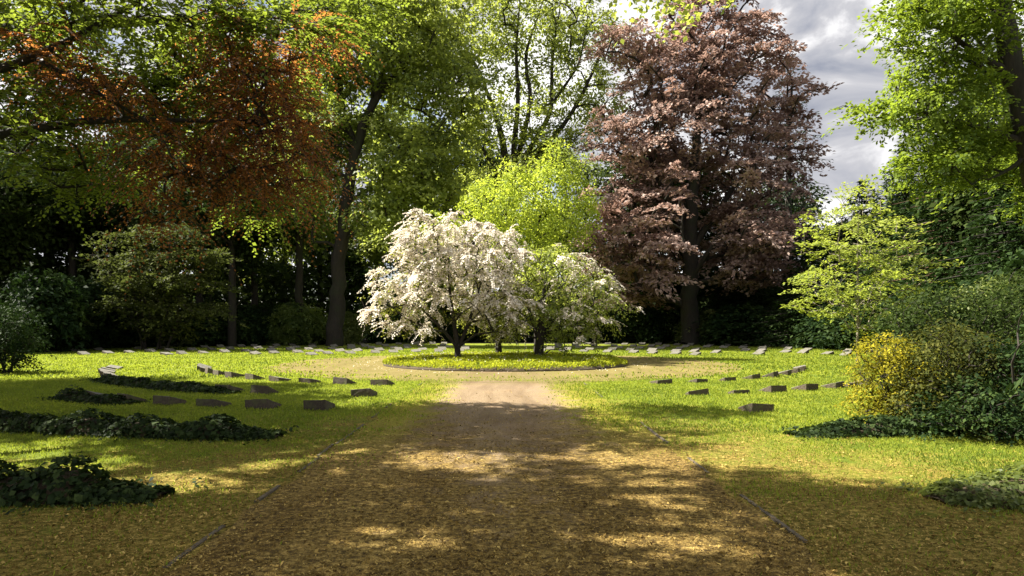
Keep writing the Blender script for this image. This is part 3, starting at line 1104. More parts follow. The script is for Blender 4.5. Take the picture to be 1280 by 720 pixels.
make_tree('spring_tree', 'luminous yellow green leafed tree rising behind the white blossom trees', 'tree', B4,
          [ell(650, 265, 62, 36, 30.6, 2.0), ell(690, 228, 36, 30, 30.6, 1.4), ell(605, 246, 26, 22, 30.6, 1.1), ell(708, 278, 28, 40, 30.6, 1.3), ell(665, 315, 60, 30, 30.6, 1.8), ell(697, 197, 12, 16, 30.6, .6), ell(728, 252, 14, 16, 30.6, .6), ell(645, 222, 18, 16, 30.6, .7), ell(560, 285, 20, 12, 30.2, .6)],
          [([B4, B4 + (.05, 0, 1.6), B4 + (-.1, 0, 3.0), B4 + (-.1, 0, 5.0), B4 + (.3, 0, 7.2)], [.17, .14, .12, .08, .03]),
           ([B4 + (0, 0, 2.6), B4 + (1.0, 0, 4.2), B4 + (1.6, 0, 6.0)], [.09, .07, .03]),
           ([B4 + (0, 0, 2.4), B4 + (-1.1, 0, 4.0), B4 + (-1.9, 0, 5.6)], [.09, .07, .03])],
          190, .55, (.34, .66), 120, (.10, .16), 'yellow_green', seed=24, r_leaf=.009, zmin=1.2, flat=.35, thick=.32, spread=.7, spray=(40, .3, .9, -.2, (.4, .7)))

# ------------------------------------------------------------------ young tree and shrubs on the sunlit side
Y1 = np.array([(1072 - VX) / 850 * 24.5, 24.5, 0.0])
make_tree('young_tree', 'slim young tree with pale layered leaves and thin grey trunk behind golden shrub', 'tree', Y1,
          [ell(1075, 300, 66, 40, 24.5, 1.9), ell(1078, 345, 84, 36, 24.5, 2.2), ell(1030, 375, 52, 24, 24.3, 1.4), ell(1138, 332, 34, 20, 24.5, 1.0), ell(1068, 262, 34, 28, 24.5, .9), ell(1010, 290, 26, 22, 24.5, .7), ell(1090, 390, 70, 24, 24.5, 1.6), ell(1080, 244, 20, 12, 24.5, .5)],
          [([Y1, Y1 + (0, 0, 1.2), Y1 + (.06, 0, 2.4), Y1 + (-.05, 0, 3.8), Y1 + (.05, 0, 5.5)], [.055, .05, .042, .03, .012]),
           ([Y1 + (.02, 0, 1.4), Y1 + (.5, 0, 2.6), Y1 + (.9, 0, 3.8)], [.03, .022, .01]),
           ([Y1 + (.02, 0, 1.5), Y1 + (-.5, 0, 2.5), Y1 + (-1.0, .1, 3.2)], [.03, .022, .01])],
          190, .46, (.26, .52), 44, (.10, .17), 'young', bark='bark_pale', seed=31, r_leaf=.006, zmin=.9, flat=.92, thick=.09, spread=.28, droop=.10, spray=(34, .3, .8, .05, (.4, .7)))


def make_shrub(name, label, base, ells, pads, mind, pr, nleaf, ln, leaf, seed, stems=7, group=None, h=1.2, bark='bark', **kw):
    rng = np.random.default_rng(seed + 900)
    base = np.asarray(base, float)
    st = []
    for i in range(stems):
        c, r_ = ells[i % len(ells)]
        tip = c + (rng.random(3) - .5) * r_ * .8
        f = base + np.array([rng.normal() * .12, rng.normal() * .12, 0]) + np.array([(c[0] - base[0]) * .35, (c[1] - base[1]) * .35, 0])
        mid_ = f + (tip - f) * .5 + np.array([0, 0, .15])
        st.append(([f, mid_, tip], [.035 * h, .025 * h, .010 * h]))
    return make_tree(name, label, 'shrub', base, ells, st, pads, mind, pr, nleaf, ln, leaf, bark, seed, group, zmin=kw.pop('zmin', .12), r_leaf=kw.pop('r_leaf', .005), **kw)


Yg = 10.2
make_shrub('golden_shrub', 'golden yellow leafed shrub standing in full sun at the lawn edge', at(1118, 530, Yg) * (1, 1, 0),
           [ell(1105, 440, 36, 26, Yg, .5), ell(1092, 480, 30, 40, Yg, .45), ell(1125, 470, 45, 45, Yg, .55), ell(1100, 520, 34, 22, Yg, .4), ell(1150, 500, 45, 45, Yg, .5)],
           170, .11, (.11, .22), 52, (.035, .06), 'gold', 41, h=.6)
make_shrub('bronze_shrub', 'bronze tinged dark shrub between the golden shrub and the rhododendron', at(1180, 530, 9.9) * (1, 1, 0),
           [ell(1185, 440, 55, 40, 9.9, .7), ell(1170, 500, 60, 50, 9.6, .7), ell(1225, 470, 60, 50, 9.9, .8), ell(1240, 530, 70, 40, 9.3, .7)],
           190, .17, (.14, .28), 62, (.04, .075), 'bronze', 42, h=.7)
make_shrub('laurel_shrub', 'dark glossy evergreen shrub at the ivy strip end, low and dense', at(1235, 540, 9.0) * (1, 1, 0),
           [ell(1180, 530, 60, 32, 9.0, .5), ell(1250, 520, 70, 50, 8.9, .7), ell(1300, 470, 60, 60, 9.2, .8), ell(1290, 540, 60, 36, 8.6, .6)],
           180, .17, (.14, .28), 60, (.045, .08), 'evergreen', 43, h=.7)
make_shrub('pale_shrub', 'pale grey green shrub with whitish leaf sprays beneath the dark conifers', at(1240, 420, 15.5) * (1, 1, 0),
           [ell(1246, 362, 30, 14, 15.5, .7), ell(1212, 374, 24, 10, 15.3, .6), ell(1265, 385, 24, 12, 15.5, .6)],
           46, .25, (.22, .42), 60, (.06, .11), 'pale_shrub', 44)
make_shrub('dark_shrub', 'tall dark green shrub behind the golden one with brown new shoots', at(1170, 430, 13.5) * (1, 1, 0),
           [ell(1165, 395, 55, 32, 13.5, .9), ell(1130, 405, 40, 25, 13.5, .7), ell(1230, 405, 70, 45, 13.3, 1.0), ell(1290, 380, 50, 50, 13.6, 1.0), ell(1160, 450, 70, 40, 13, 1.0)],
           230, .24, (.2, .4), 62, (.055, .10), 'green_dark', 45)
# rhododendron: whorls of long leaves close to the camera
rb = np.array([5.3, 6.5, 0.0])
rng = np.random.default_rng(46)
rt = thing('rhododendron', 'rhododendron with whorls of long drooping leaves nearest the camera', 'shrub', rb)
RP, RO = sample_pads(rng, [(np.array([5.45, 6.5, 1.15]), np.array([.55, .5, .75])), (np.array([5.6, 6.3, .6]), np.array([.5, .5, .5]))], 60, .2, .55, .2)
T = Tubes()
grow(rng, T, [([rb, rb + (.05, 0, .5), rb + (.15, 0, 1.3)], [.04, .03, .015]), ([rb, rb + (.35, -.1, .5), rb + (.5, 0, 1.1)], [.035, .025, .012])], RP, .006)
link('trunk', T.mesh('rhododendron wood', [M['bark']], rb), rt)
L = Leaves()
for p, o in zip(RP, RO):
    k = 9
    ph = np.linspace(0, 2 * np.pi, k, endpoint=False) + rng.uniform(0, 1, k)
    ax = unit(o * .6 + np.array([0, 0, .8]))
    e_1 = unit(np.cross(ax, [.3, .9, .1]))
    e_2 = np.cross(ax, e_1)
    dd = e_1 * np.cos(ph)[:, None] + e_2 * np.sin(ph)[:, None] - ax * rng.uniform(.1, .6, k)[:, None]
    ln_ = rng.uniform(.10, .17, k)
    L.add(p + dd * (ln_ * .5)[:, None], ax + dd * .3 + rng.normal(size=(k, 3)) * .15, dd, ln_, ln_ * .27, np.clip(rng.normal(.55, .2, k), 0, 1), fold=.1)
link('crown', L.mesh('rhododendron leaves', [M['evergreen']], rb), rt)

# bush at the other end
make_shrub('rounded_shrub', 'round dark green shrub at the edge of the shaded lawn', at(5, 468, 21.0) * (1, 1, 0),
           [ell(8, 415, 34, 38, 21, .9), ell(-20, 425, 50, 50, 21, 1.2), ell(28, 440, 22, 22, 21, .6), ell(-60, 420, 50, 50, 21, 1.2)],
           210, .24, (.22, .40), 75, (.06, .11), 'evergreen', 47)
make_shrub('layered_shrub', 'pale olive shrub with tiers of leaves standing out of the dark wood', at(195, 430, 40) * (1, 1, 0),
           [ell(210, 292, 46, 12, 40, 1.8), ell(240, 322, 44, 12, 40, 1.8), ell(168, 326, 42, 12, 40, 1.8), ell(205, 352, 70, 13, 40, 2.4), ell(176, 380, 52, 12, 40, 2.0), ell(232, 386, 42, 12, 40, 1.8), ell(150, 296, 22, 8, 40, 1.0), ell(200, 405, 40, 14, 40, 1.4)],
           210, .62, (.45, .95), 70, (.17, .28), 'olive', 48, h=1.6, flat=.92, thick=.09, r_leaf=.012, zmin=.9, spray=(40, .6, 1.6, .2, (.5, .8)))

# ------------------------------------------------------------------ big trees round the clearing
# copper beech across the lawn
CB = np.array([(862 - VX) / 850 * 52, 52, 0.0])
cb_ells = [ell(892, 40, 70, 60, 52), ell(850, 95, 78, 50, 52), ell(930, 110, 84, 60, 52), ell(870, 170, 112, 40, 52), ell(800, 175, 60, 40, 51), ell(950, 195, 54, 40, 52), ell(880, 235, 118, 34, 52), ell(795, 265, 72, 54, 51), ell(860, 295, 120, 44, 50), ell(940, 275, 56, 30, 51), ell(835, 350, 60, 36, 50), ell(780, 320, 44, 36, 50), ell(905, -10, 40, 36, 52), ell(965, 145, 34, 30, 52), ell(790, 55, 40, 30, 51)]
cb_ells += [ell(785, 345, 46, 40, 50), ell(940, 325, 56, 34, 50), ell(760, 290, 34, 40, 50)]
make_tree('copper_beech', 'tall copper beech with purple brown crown beside the gap of sky', 'tree', CB, cb_ells,
          [([CB, CB + (.1, 0, 4), CB + (0, 0, 9), CB + (.6, 0, 16), CB + (1.2, 0, 24)], [.75, .62, .52, .32, .08]),
           ([CB + (0, 0, 7), CB + (3, 0, 11.5), CB + (6, 0, 15.5)], [.28, .2, .07]),
           ([CB + (0, 0, 8), CB + (-2.6, 0, 13), CB + (-4.2, 0, 18)], [.25, .18, .06]),
           ([CB + (0, -.2, 5), CB + (2.0, -2, 8.5), CB + (3.4, -3.4, 11.0)], [.2, .14, .05])],
          500, 1.1, (.7, 1.55), 150, (.24, .40), 'copper', seed=51, r_leaf=.034, keep=lambda p: not (p[1] < 53 and abs(p[0] - 14.5) < 1.9 and p[2] < 13.5), inner=.5, flat=.84, thick=.10, droop=.20, tpad=.26, spread=.42, spray=(70, .8, 2.0, .1, (.4, .7)))

# bright green maple, dark leaning trunk
MP = np.array([(418 - VX) / 850 * 48, 48, 0.0])
mp_ells = [ell(480, 60, 100, 55, 48), ell(400, 95, 56, 50, 48), ell(560, 105, 66, 44, 47), ell(430, 165, 84, 38, 48), ell(515, 205, 70, 44, 47), ell(562, 190, 34, 40, 47), ell(470, 5, 110, 40, 48), ell(385, 190, 40, 40, 47), ell(480, 260, 50, 28, 46), ell(545, 235, 46, 30, 46), ell(400, 250, 40, 24, 47)]
mbr = lambda px_, py_: at(px_, py_, 48)
make_tree('maple_tree', 'bright green maple with dark forked leaning trunk beyond the far rows', 'tree', MP, mp_ells,
          [([MP, mbr(424, 330), mbr(436, 230), mbr(448, 170), mbr(470, 120), mbr(520, 66), mbr(548, 40)], [.62, .50, .42, .36, .26, .12, .05]),
           ([mbr(444, 185), mbr(425, 130), mbr(424, 60), mbr(430, 0)], [.28, .22, .14, .05]),
           ([mbr(462, 135), mbr(486, 70), mbr(490, 10)], [.18, .13, .05]),
           ([mbr(440, 215), mbr(490, 190), mbr(550, 150)], [.16, .11, .04])],
          400, 1.05, (.7, 1.5), 125, (.24, .40), 'green_bright', seed=52, r_leaf=.026, keep=lambda p: not (p[1] < 49 and abs(p[0] - np.interp(p[2], [0, 6, 11.5, 15, 18], [-11.9, -11.5, -10.8, -10.0, -8.6])) < 1.5 and p[2] < 17.5), inner=.3, flat=.65, thick=.18, tpad=.25, spray=(50, .8, 1.8, .1, (.4, .7)))

# many stemmed tree in the middle
CT = np.array([(640 - VX) / 850 * 57, 57, 0.0])
cbr = lambda px_, py_, d=0.0: at(px_, py_, 57 + d)
ct_ells = [ell(650, 8, 120, 34, 57), ell(540, 40, 44, 40, 58), ell(690, 40, 90, 40, 58.5), ell(620, 95, 70, 40, 58.5), ell(720, 110, 60, 44, 58.5), ell(650, -40, 120, 40, 57), ell(585, 55, 44, 44, 57), ell(745, 60, 46, 50, 57), ell(660, 60, 50, 24, 57), ell(640, 165, 80, 28, 56), ell(705, 165, 56, 34, 57), ell(600, 150, 44, 40, 57), ell(640, 215, 90, 26, 56), ell(760, 130, 30, 40, 57), ell(560, 20, 50, 26, 57)]
make_tree('fan_stemmed_tree', 'many stemmed tree fanning thin limbs against the bright sky in the middle', 'tree', CT, ct_ells,
          [([CT, cbr(640, 300), cbr(638, 225), cbr(622, 150), cbr(600, 90), cbr(570, 40)], [.6, .5, .42, .2, .14, .05]),
           ([cbr(638, 230), cbr(648, 130), cbr(645, 60), cbr(650, 0)], [.28, .19, .13, .05]),
           ([cbr(639, 225, .4), cbr(665, 130), cbr(655, 70), cbr(676, 10)], [.26, .18, .13, .05]),
           ([cbr(640, 225, .5), cbr(690, 140), cbr(690, 70), cbr(700, 10)], [.26, .18, .12, .05]),
           ([cbr(641, 230, .2), cbr(710, 150), cbr(742, 90), cbr(760, 40)], [.26, .18, .12, .05]),
           ([cbr(636, 230, .2), cbr(590, 170), cbr(565, 120), cbr(545, 80)], [.22, .15, .1, .04]),
           ([cbr(690, 130), cbr(725, 80), cbr(735, 20)], [.13, .09, .04])],
          430, 1.0, (.6, 1.3), 85, (.22, .36), 'green_bright', seed=53, r_leaf=.022, inner=.3, tpad=.25, spray=(40, .8, 1.8, .1, (.4, .7)))

# near tree on the sunlit side, trunk at the picture's edge
TR = np.array([14.2, 16.5, 0.0])
tbr = lambda px_, py_, d=0.0: at(px_, py_, 16 + d)
tr_ells = [ell(1195, 55, 80, 60, 16, 1.6), ell(1135, 130, 48, 38, 16, 1.1), ell(1215, 150, 64, 50, 16, 1.4), ell(1160, 205, 46, 28, 16, 1.0), ell(1255, 212, 38, 36, 16, 1.0), ell(1160, 10, 60, 24, 15.6, 1.2), ell(1245, -30, 90, 40, 16, 2.0), ell(1330, 150, 60, 130, 16.5, 2.2)]
make_tree('broadleaf_tree', 'leafy green tree overhanging the golden shrub, dark trunk leaning in', 'tree', TR, tr_ells,
          [([TR, TR + (-.6, -.3, 2.4), tbr(1290, 200), tbr(1268, 90), tbr(1250, 0), tbr(1235, -120)], [.36, .32, .28, .25, .21, .12]),
           ([tbr(1268, 95), tbr(1210, 70), tbr(1160, 20)], [.11, .07, .03]),
           ([tbr(1285, 180), tbr(1220, 150), tbr(1150, 140)], [.10, .06, .025]),
           ([tbr(1288, 190), tbr(1270, 215), tbr(1235, 225)], [.07, .05, .02])],
          340, .42, (.28, .60), 165, (.08, .135), 'leafy', seed=54, keep=lambda p: not (p[1] < 16.4 and p[0] > 11.3 and p[2] > 4.5 and p[0] < 12.6), r_leaf=.009, inner=.3, flat=.75, thick=.14, tofs=.10, spread=.45, tpad=.28, spray=(50, .3, .8, .2, (.4, .7)))

KX, KY = -sdir.x / sdir.z, -sdir.y / sdir.z          # where a leaf's shade falls, per metre of height
OPEN = [(1.0, 13.2, 1.35), (1.6, 11.0, .7), (-.2, 7.4, .55), (-1.6, 8.9, .75), (.9, 7.9, .40), (-2.6, 12.8, .9), (-1.9, 10.4, .5), (.0, 9.6, .4), (1.5, 4.6, .35),
        (-.75, 4.95, .22), (-2.6, 5.75, .22), (-5.2, 7.4, .35), (-4.0, 7.0, .3), (1.35, 6.2, .25), (-.6, 15.6, .7), (-6.5, 7.6, .4), (0.4, 11.9, .5)]


_ro = random.Random(4)
OPEN += [(_ro.uniform(-3.2, 2.0), _ro.uniform(7.0, 16.0), _ro.uniform(.15, .4)) for _ in range(26)]
OPEN += [(_ro.uniform(-9, 4), _ro.uniform(6.4, 9.0), _ro.uniform(.1, .3)) for _ in range(12)]


def small_mid(P):
    """thinner boughs over the middle of the path, so the light comes through in flecks"""
    gx, gy = P[:, 0] + KX * P[:, 2], P[:, 1] + KY * P[:, 2]
    return np.where((np.abs(gx + .3) < 3.3) & (gy > 6.6) & (gy < 16), .52, np.where((np.abs(gx) < 2.4) & (gy > 3.4), .72, 1.0))


def shade_ok(p):
    gx, gy = p[0] + KX * p[2], p[1] + KY * p[2]
    if gx > 1.7 and gy > 7.35 - (gx - 2.0) * 1.15:
        return False                                   # the sunny lawn
    if gy > 17.0 and gx > -9 or gy > 20.2:
        return False                                   # the sunny strip beyond the grave rows
    if abs(gx) < 2.9 and 10.2 < gy < 16.0 and _ro.random() < .5:
        return False
    return all(math.hypot(gx - a, gy - b_) > r_ + (.15 if gy > 6.6 and abs(gx) < 3.4 else .5) for a, b_, r_ in OPEN)


# big copper beech beside the path on the shaded side: limbs reach into the picture, its high crown shades the path
TA = np.array([-10.8, 6.6, 0.0])
hi = lambda x_, y_, z_, rx_, ry_, rz_: (np.array([x_, y_, z_]), np.array([rx_, ry_, rz_]))
rngA = np.random.default_rng(61)
low_ells = [ell(330, 140, 48, 80, 11, 1.0), ell(375, 200, 22, 44, 11, .5), ell(235, 200, 60, 34, 10.5, 1.0), ell(150, 120, 56, 22, 10.5, 1.0), ell(70, 62, 36, 20, 10, .8), ell(208, 255, 20, 28, 10.5, .5), ell(305, 220, 50, 26, 11, .9), ell(385, 50, 36, 24, 11.2, .8), ell(295, 50, 34, 34, 11, .9)]
PA, OA = sample_pads(rngA, low_ells, 215, .27, .15, 1.5)
hi_ells = [hi(-8.9, 6.9, 10.6, 5.2, 4.6, 2.6), hi(-5.8, 6.0, 12.4, 4.3, 3.4, 1.9), hi(-10.6, 8.9, 10.5, 3.6, 2.4, 2.2), hi(-9.5, 3.8, 10.5, 4.5, 3.2, 2.6), hi(-12.5, 5.4, 9.5, 4, 4, 3), hi(-9.5, 12.6, 11.6, 3.0, 3.0, 1.1), hi(-6.2, 10.0, 12.6, 2.6, 2.2, 1.2), hi(-13.4, 3.2, 10.0, 3.0, 2.6, 2.0)]
PH, OH = sample_pads(rngA, hi_ells, 580, .66, .2, 6.2, shade_ok)
T = Tubes()
abr = lambda px_, py_, d: at(px_, py_, d)
grow(rngA, T, [([TA, TA + (0, 0, 3), TA + (.2, .2, 6), TA + (.8, .4, 9.5), TA + (1.2, .6, 13)], [.62, .5, .44, .3, .1]),
               ([TA + (0, .1, 3.2), abr(-60, 190, 9.6), abr(60, 152, 10.2), abr(150, 140, 10.6), abr(250, 160, 10.8), abr(320, 150, 11)], [.12, .09, .065, .05, .03, .014]),
               ([TA + (.1, .1, 4.2), abr(-40, 120, 9.6), abr(45, 70, 10), abr(110, 40, 10.3), abr(230, -30, 10.8)], [.10, .075, .055, .042, .02]),
               ([abr(20, 60, 9.9), abr(90, 105, 10.3), abr(170, 125, 10.6), abr(240, 190, 10.8)], [.045, .036, .024, .010]),
               ([TA + (.3, .3, 7), TA + (3, 1.2, 9.6), TA + (6.5, 1.6, 11.6)], [.26, .18, .06]),
               ([TA + (.2, .3, 6), TA + (1.8, 3.2, 8.6), TA + (2.4, 5.6, 10.2)], [.22, .15, .05])],
     np.vstack([PA, PH]), .007, .06)
ta = thing('copper_beech', 'copper beech reaching over the path with hanging rust red sprays', 'tree', TA)
L = Leaves()
hang_sprays(rngA, L, T, PA, OA, (5, 7), (.40, .95), (.050, .085), .038, .62, .85)
link('trunk', T.mesh('copper beech wood', [M['bark_dark']], TA), ta)
fill_pads(rngA, L, PH, OH, (.5, .9), 95, (.16, .26), aspect=.7, flat=.8, thick=.14, spread=.4, psc=small_mid(PH))
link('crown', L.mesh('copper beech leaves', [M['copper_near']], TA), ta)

# green tree further along on the shaded side, crown over the beech's limbs and the side lawn
TG = np.array([-15.5, 15.5, 0.0])
rngG = np.random.default_rng(62)
g_low = [ell(150, 6, 150, 30, 10.0, .8), ell(18, 150, 34, 50, 9.8, .8), ell(340, 20, 60, 24, 10.0, .7), ell(255, 90, 90, 46, 12.5, 1.1), ell(245, 150, 60, 34, 12.2, .9), ell(430, 18, 60, 22, 13, .9), ell(360, 110, 20, 30, 12.5, .5), ell(40, 40, 60, 40, 12, 1.2), ell(110, 215, 60, 34, 13, .8), ell(70, 110, 60, 40, 12, 1.0), ell(200, 110, 50, 40, 12.3, .9), ell(330, 260, 40, 20, 13, .7)]
PG, OG = sample_pads(rngG, g_low, 330, .30, .2, 1.8)
g_hi = [hi(-16.5, 14.7, 10.4, 4.6, 4.4, 2.8), hi(-13.4, 12.9, 10.8, 3.6, 3.6, 2.2), hi(-19, 17, 9.5, 3.6, 3.6, 2.8), hi(-16.0, 18.6, 9.6, 3.2, 2.4, 2.2)]
PK, OK_ = sample_pads(rngG, g_hi, 440, .66, .2, 6.0, shade_ok)
T = Tubes()
grow(rngG, T, [([TG, TG + (0, 0, 3), TG + (.3, -.1, 7), TG + (.2, 0, 12)], [.5, .42, .32, .1]),
               ([TG + (.1, 0, 5), abr(-60, 40, 13.5), abr(120, 30, 12.4), abr(300, 20, 12.5), abr(420, 10, 12.9)], [.18, .13, .1, .06, .025]),
               ([TG + (.1, 0, 4), abr(-80, 160, 13), abr(40, 150, 12.2)], [.12, .08, .03]),
               ([TG + (.3, 0, 7.5), TG + (2.2, -1.6, 9.4), TG + (3.4, -4.2, 10.2)], [.2, .14, .05])], np.vstack([PG, PK]), .007, .08)
tg = thing('broadleaf_tree', 'dark green tree whose leafy boughs hang over the rust red beech limbs', 'tree', TG)
L = Leaves()
hang_sprays(rngG, L, T, PG, OG, (6, 9), (.45, .95), (.075, .125), .050, .72, .35, .05)
link('trunk', T.mesh('green tree wood', [M['bark_dark']], TG), tg)
fill_pads(rngG, L, PK, OK_, (.5, .9), 95, (.16, .26), aspect=.7, flat=.8, thick=.14, spread=.4, psc=small_mid(PK))
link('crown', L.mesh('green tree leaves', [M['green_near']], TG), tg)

# bough tips of a tree standing behind the camera, over the path
TO = np.array([3.4, -3.0, 0.0])
rngO = np.random.default_rng(63)
o_ells = [ell(838, 2, 48, 22, 13.0, .7), ell(800, -30, 60, 24, 12.6, .9), ell(900, -40, 70, 30, 12, 1.0), hi(3.2, 8.5, 9.4, 1.8, 2.0, .7), hi(3.2, 4.5, 9.2, 2.6, 2.4, 1.1), hi(3.4, 0, 9.6, 3.2, 3.0, 1.8), hi(3.4, -3.5, 10.5, 4, 3.4, 2.2)]
PO, OO = sample_pads(rngO, o_ells, 230, .42, .2, 5)
T = Tubes()
grow(rngO, T, [([TO, TO + (0, 0, 4), TO + (0, .6, 8), TO + (0, .2, 12)], [.42, .34, .26, .08]), ([TO + (0, .5, 6.4), TO + (-.1, 5, 8.2), TO + (-.2, 10, 8.8), at(840, 0, 13)], [.2, .15, .10, .03])], PO, .008, .08)
to = thing('broadleaf_tree', 'tree whose lime green bough tips hang before the tall copper beech', 'tree', TO)
link('trunk', T.mesh('overhanging tree wood', [M['bark']], TO), to)
L = Leaves()
fill_pads(rngO, L, PO, OO, (.35, .65), 75, (.09, .15), aspect=.7, flat=.6, thick=.25, tofs=.12)
link('crown', L.mesh('overhanging tree leaves', [M['green_bright']], TO), to)

# ------------------------------------------------------------------ conifers and woodland
def conifer(name, label, base, H, rad, seed, leaf='conifer', bark='bark', z0=1.0, tiers=26, group=None, nl=85, ln=(.22, .40), droop=.30):
    rng = np.random.default_rng(seed)
    base = np.asarray(base, float)
    T = Tubes()
    zz = np.linspace(0, H, 10)
    q = np.column_stack([base[0] + rng.normal(size=10) * .05, base[1] + rng.normal(size=10) * .05, base[2] + zz])
    T.add(q, np.interp(zz, [0, H], [.018 * H, .02]), 9, .04)
    L_ = Leaves()
    for z in np.linspace(z0, H * .985, tiers):
        f = 1 - (z - z0) / (H - z0)
        rr_ = rad * (f ** .8) * rng.uniform(.75, 1.12) + .25
        nb2 = int(5 + 5 * f)
        for a in np.linspace(0, 2 * np.pi, nb2, endpoint=False) + rng.uniform(0, 6):
            rl = rr_ * rng.uniform(.65, 1.15)
            d = np.array([math.cos(a), math.sin(a), 0])
            t_ = np.linspace(0, 1, 6)
            pts = base + d * (rl * t_)[:, None] + np.array([0, 0, 1.0]) * (z + .12 * rl * t_ - droop * rl * t_ ** 2 + .10 * rl * t_ ** 4)[:, None]
            T.add(pts, np.linspace(.012 * rl + .015, .006, 6), 4)
            k = max(10, int(nl * rl / rad))
            u = rng.random(k) ** .7
            side = rng.normal(size=k) * .22 * rl * (1.05 - u * .75)
            perp = np.array([-d[1], d[0], 0])
            pos = base + d * (rl * u)[:, None] + perp * side[:, None]
            pos[:, 2] += z + .12 * rl * u - droop * rl * u ** 2 + .1 * rl * u ** 4 - np.abs(side) * .35 - rng.random(k) ** 2 * .35
            nn = np.array([0, 0, 1.0]) + rng.normal(size=(k, 3)) * .45
            dd = d * .8 + perp * (np.sign(side) * rng.uniform(.2, 1.0, k))[:, None] + np.array([0, 0, -.45])
            l_ = rng.uniform(ln[0], ln[1], k)
            L_.add(pos, nn, dd, l_, l_ * .38, np.clip(rng.normal(.5, .2, k) + .2 * (u - .5), 0, 1))
    t = thing(name, label, 'tree', base, group=group)
    link('trunk', T.mesh(name + ' wood', [M[bark]], base), t)
    link('crown', L_.mesh(name + ' needles', [M[leaf]], base), t)
    return t


cA = conifer('conifer_tree', 'dark blue green conifer showing past the copper beech edge at the sky', at(985, 427, 60) * (1, 1, 0), 26.5, 6.2, 71)
cB = conifer('conifer_tree', 'broad dark conifer behind the slim young tree', at(1130, 430, 41) * (1, 1, 0), 12.6, 4.8, 72, 'evergreen', tiers=30, nl=120)
cC = conifer('conifer_tree', 'dark conifer with red brown trunk under the leafy green tree', at(1212, 440, 33) * (1, 1, 0), 13.0, 4.2, 73, 'evergreen', 'bark_red', z0=3.6, tiers=26, nl=120)
copy_tree(cA, at(1060, 427, 62) * (1, 1, 0), 1.3, (.7, .7, .40), 'shorter conifer deep in the gap below the sky', None)
copy_tree(cB, at(1078, 430, 47) * (1, 1, 0), 3.0, (1.1, 1.1, .92), 'dark conifer behind the crown of the slim young tree, nearer the sky gap', None)
copy_tree(cB, at(1185, 430, 38) * (1, 1, 0), 5.0, (.9, .9, 1.08), 'dark conifer between broad conifer and the red brown trunk', None)
copy_tree(cB, at(920, 427, 55) * (1, 1, 0), 2.0, (1.0, 1.0, .80), 'low dark conifer behind the copper beech trunk', None)
copy_tree(cB, at(1015, 428, 46) * (1, 1, 0), 4.2, (.85, .85, .62), 'low bushy conifer beside the copper beech beyond the far rows', None)
copy_tree(cB, at(1290, 430, 28) * (1, 1, 0), 3.2, (.9, .9, 1.0), 'dark conifer beneath the leaning trunk of the leafy tree', None)
copy_tree(cC, at(1330, 430, 36) * (1, 1, 0), .4, (1.1, 1.1, 1.25), 'tallest dark conifer behind the leaning trunk', None)

# woodland trees: three kinds built once
def woodland(label, seed, leaf, H, base, cr=4.6, z0=.38, nl=80, pads=150, ln=(.26, .42), lean=0.0):
    rng = np.random.default_rng(seed)
    base = np.asarray(base, float)
    e = []
    for i in range(7):
        a = rng.uniform(0, 6.28)
        f = rng.uniform(z0 + .08, .9)
        rr_ = cr * (1.05 - abs(f - .55)) * .55
        e.append((base + np.array([math.cos(a) * cr * .45, math.sin(a) * cr * .45, H * f]), np.array([rr_, rr_, rr_ * .75])))
    top = base + np.array([lean, rng.normal() * .5, H * .93])
    st = [([base, base + (lean * .1, 0, H * .25), base + (lean * .4, .1, H * .55), top], [.016 * H, .0135 * H, .010 * H, .03])]
    for i in range(3):
        a = rng.uniform(0, 6.28)
        f = rng.uniform(.3, .5)
        b0 = base + np.array([lean * f, 0, H * f])
        st.append(([b0, b0 + (math.cos(a) * cr * .35, math.sin(a) * cr * .35, H * .12), b0 + (math.cos(a) * cr * .7, math.sin(a) * cr * .7, H * .28)], [.0065 * H, .005 * H, .03]))
    return make_tree('woodland_tree', label, 'tree', base, e, st, pads, .9, (.8, 1.5), nl, ln, leaf, seed=seed, r_leaf=.022, inner=.3, zmin=H * z0 * .7)


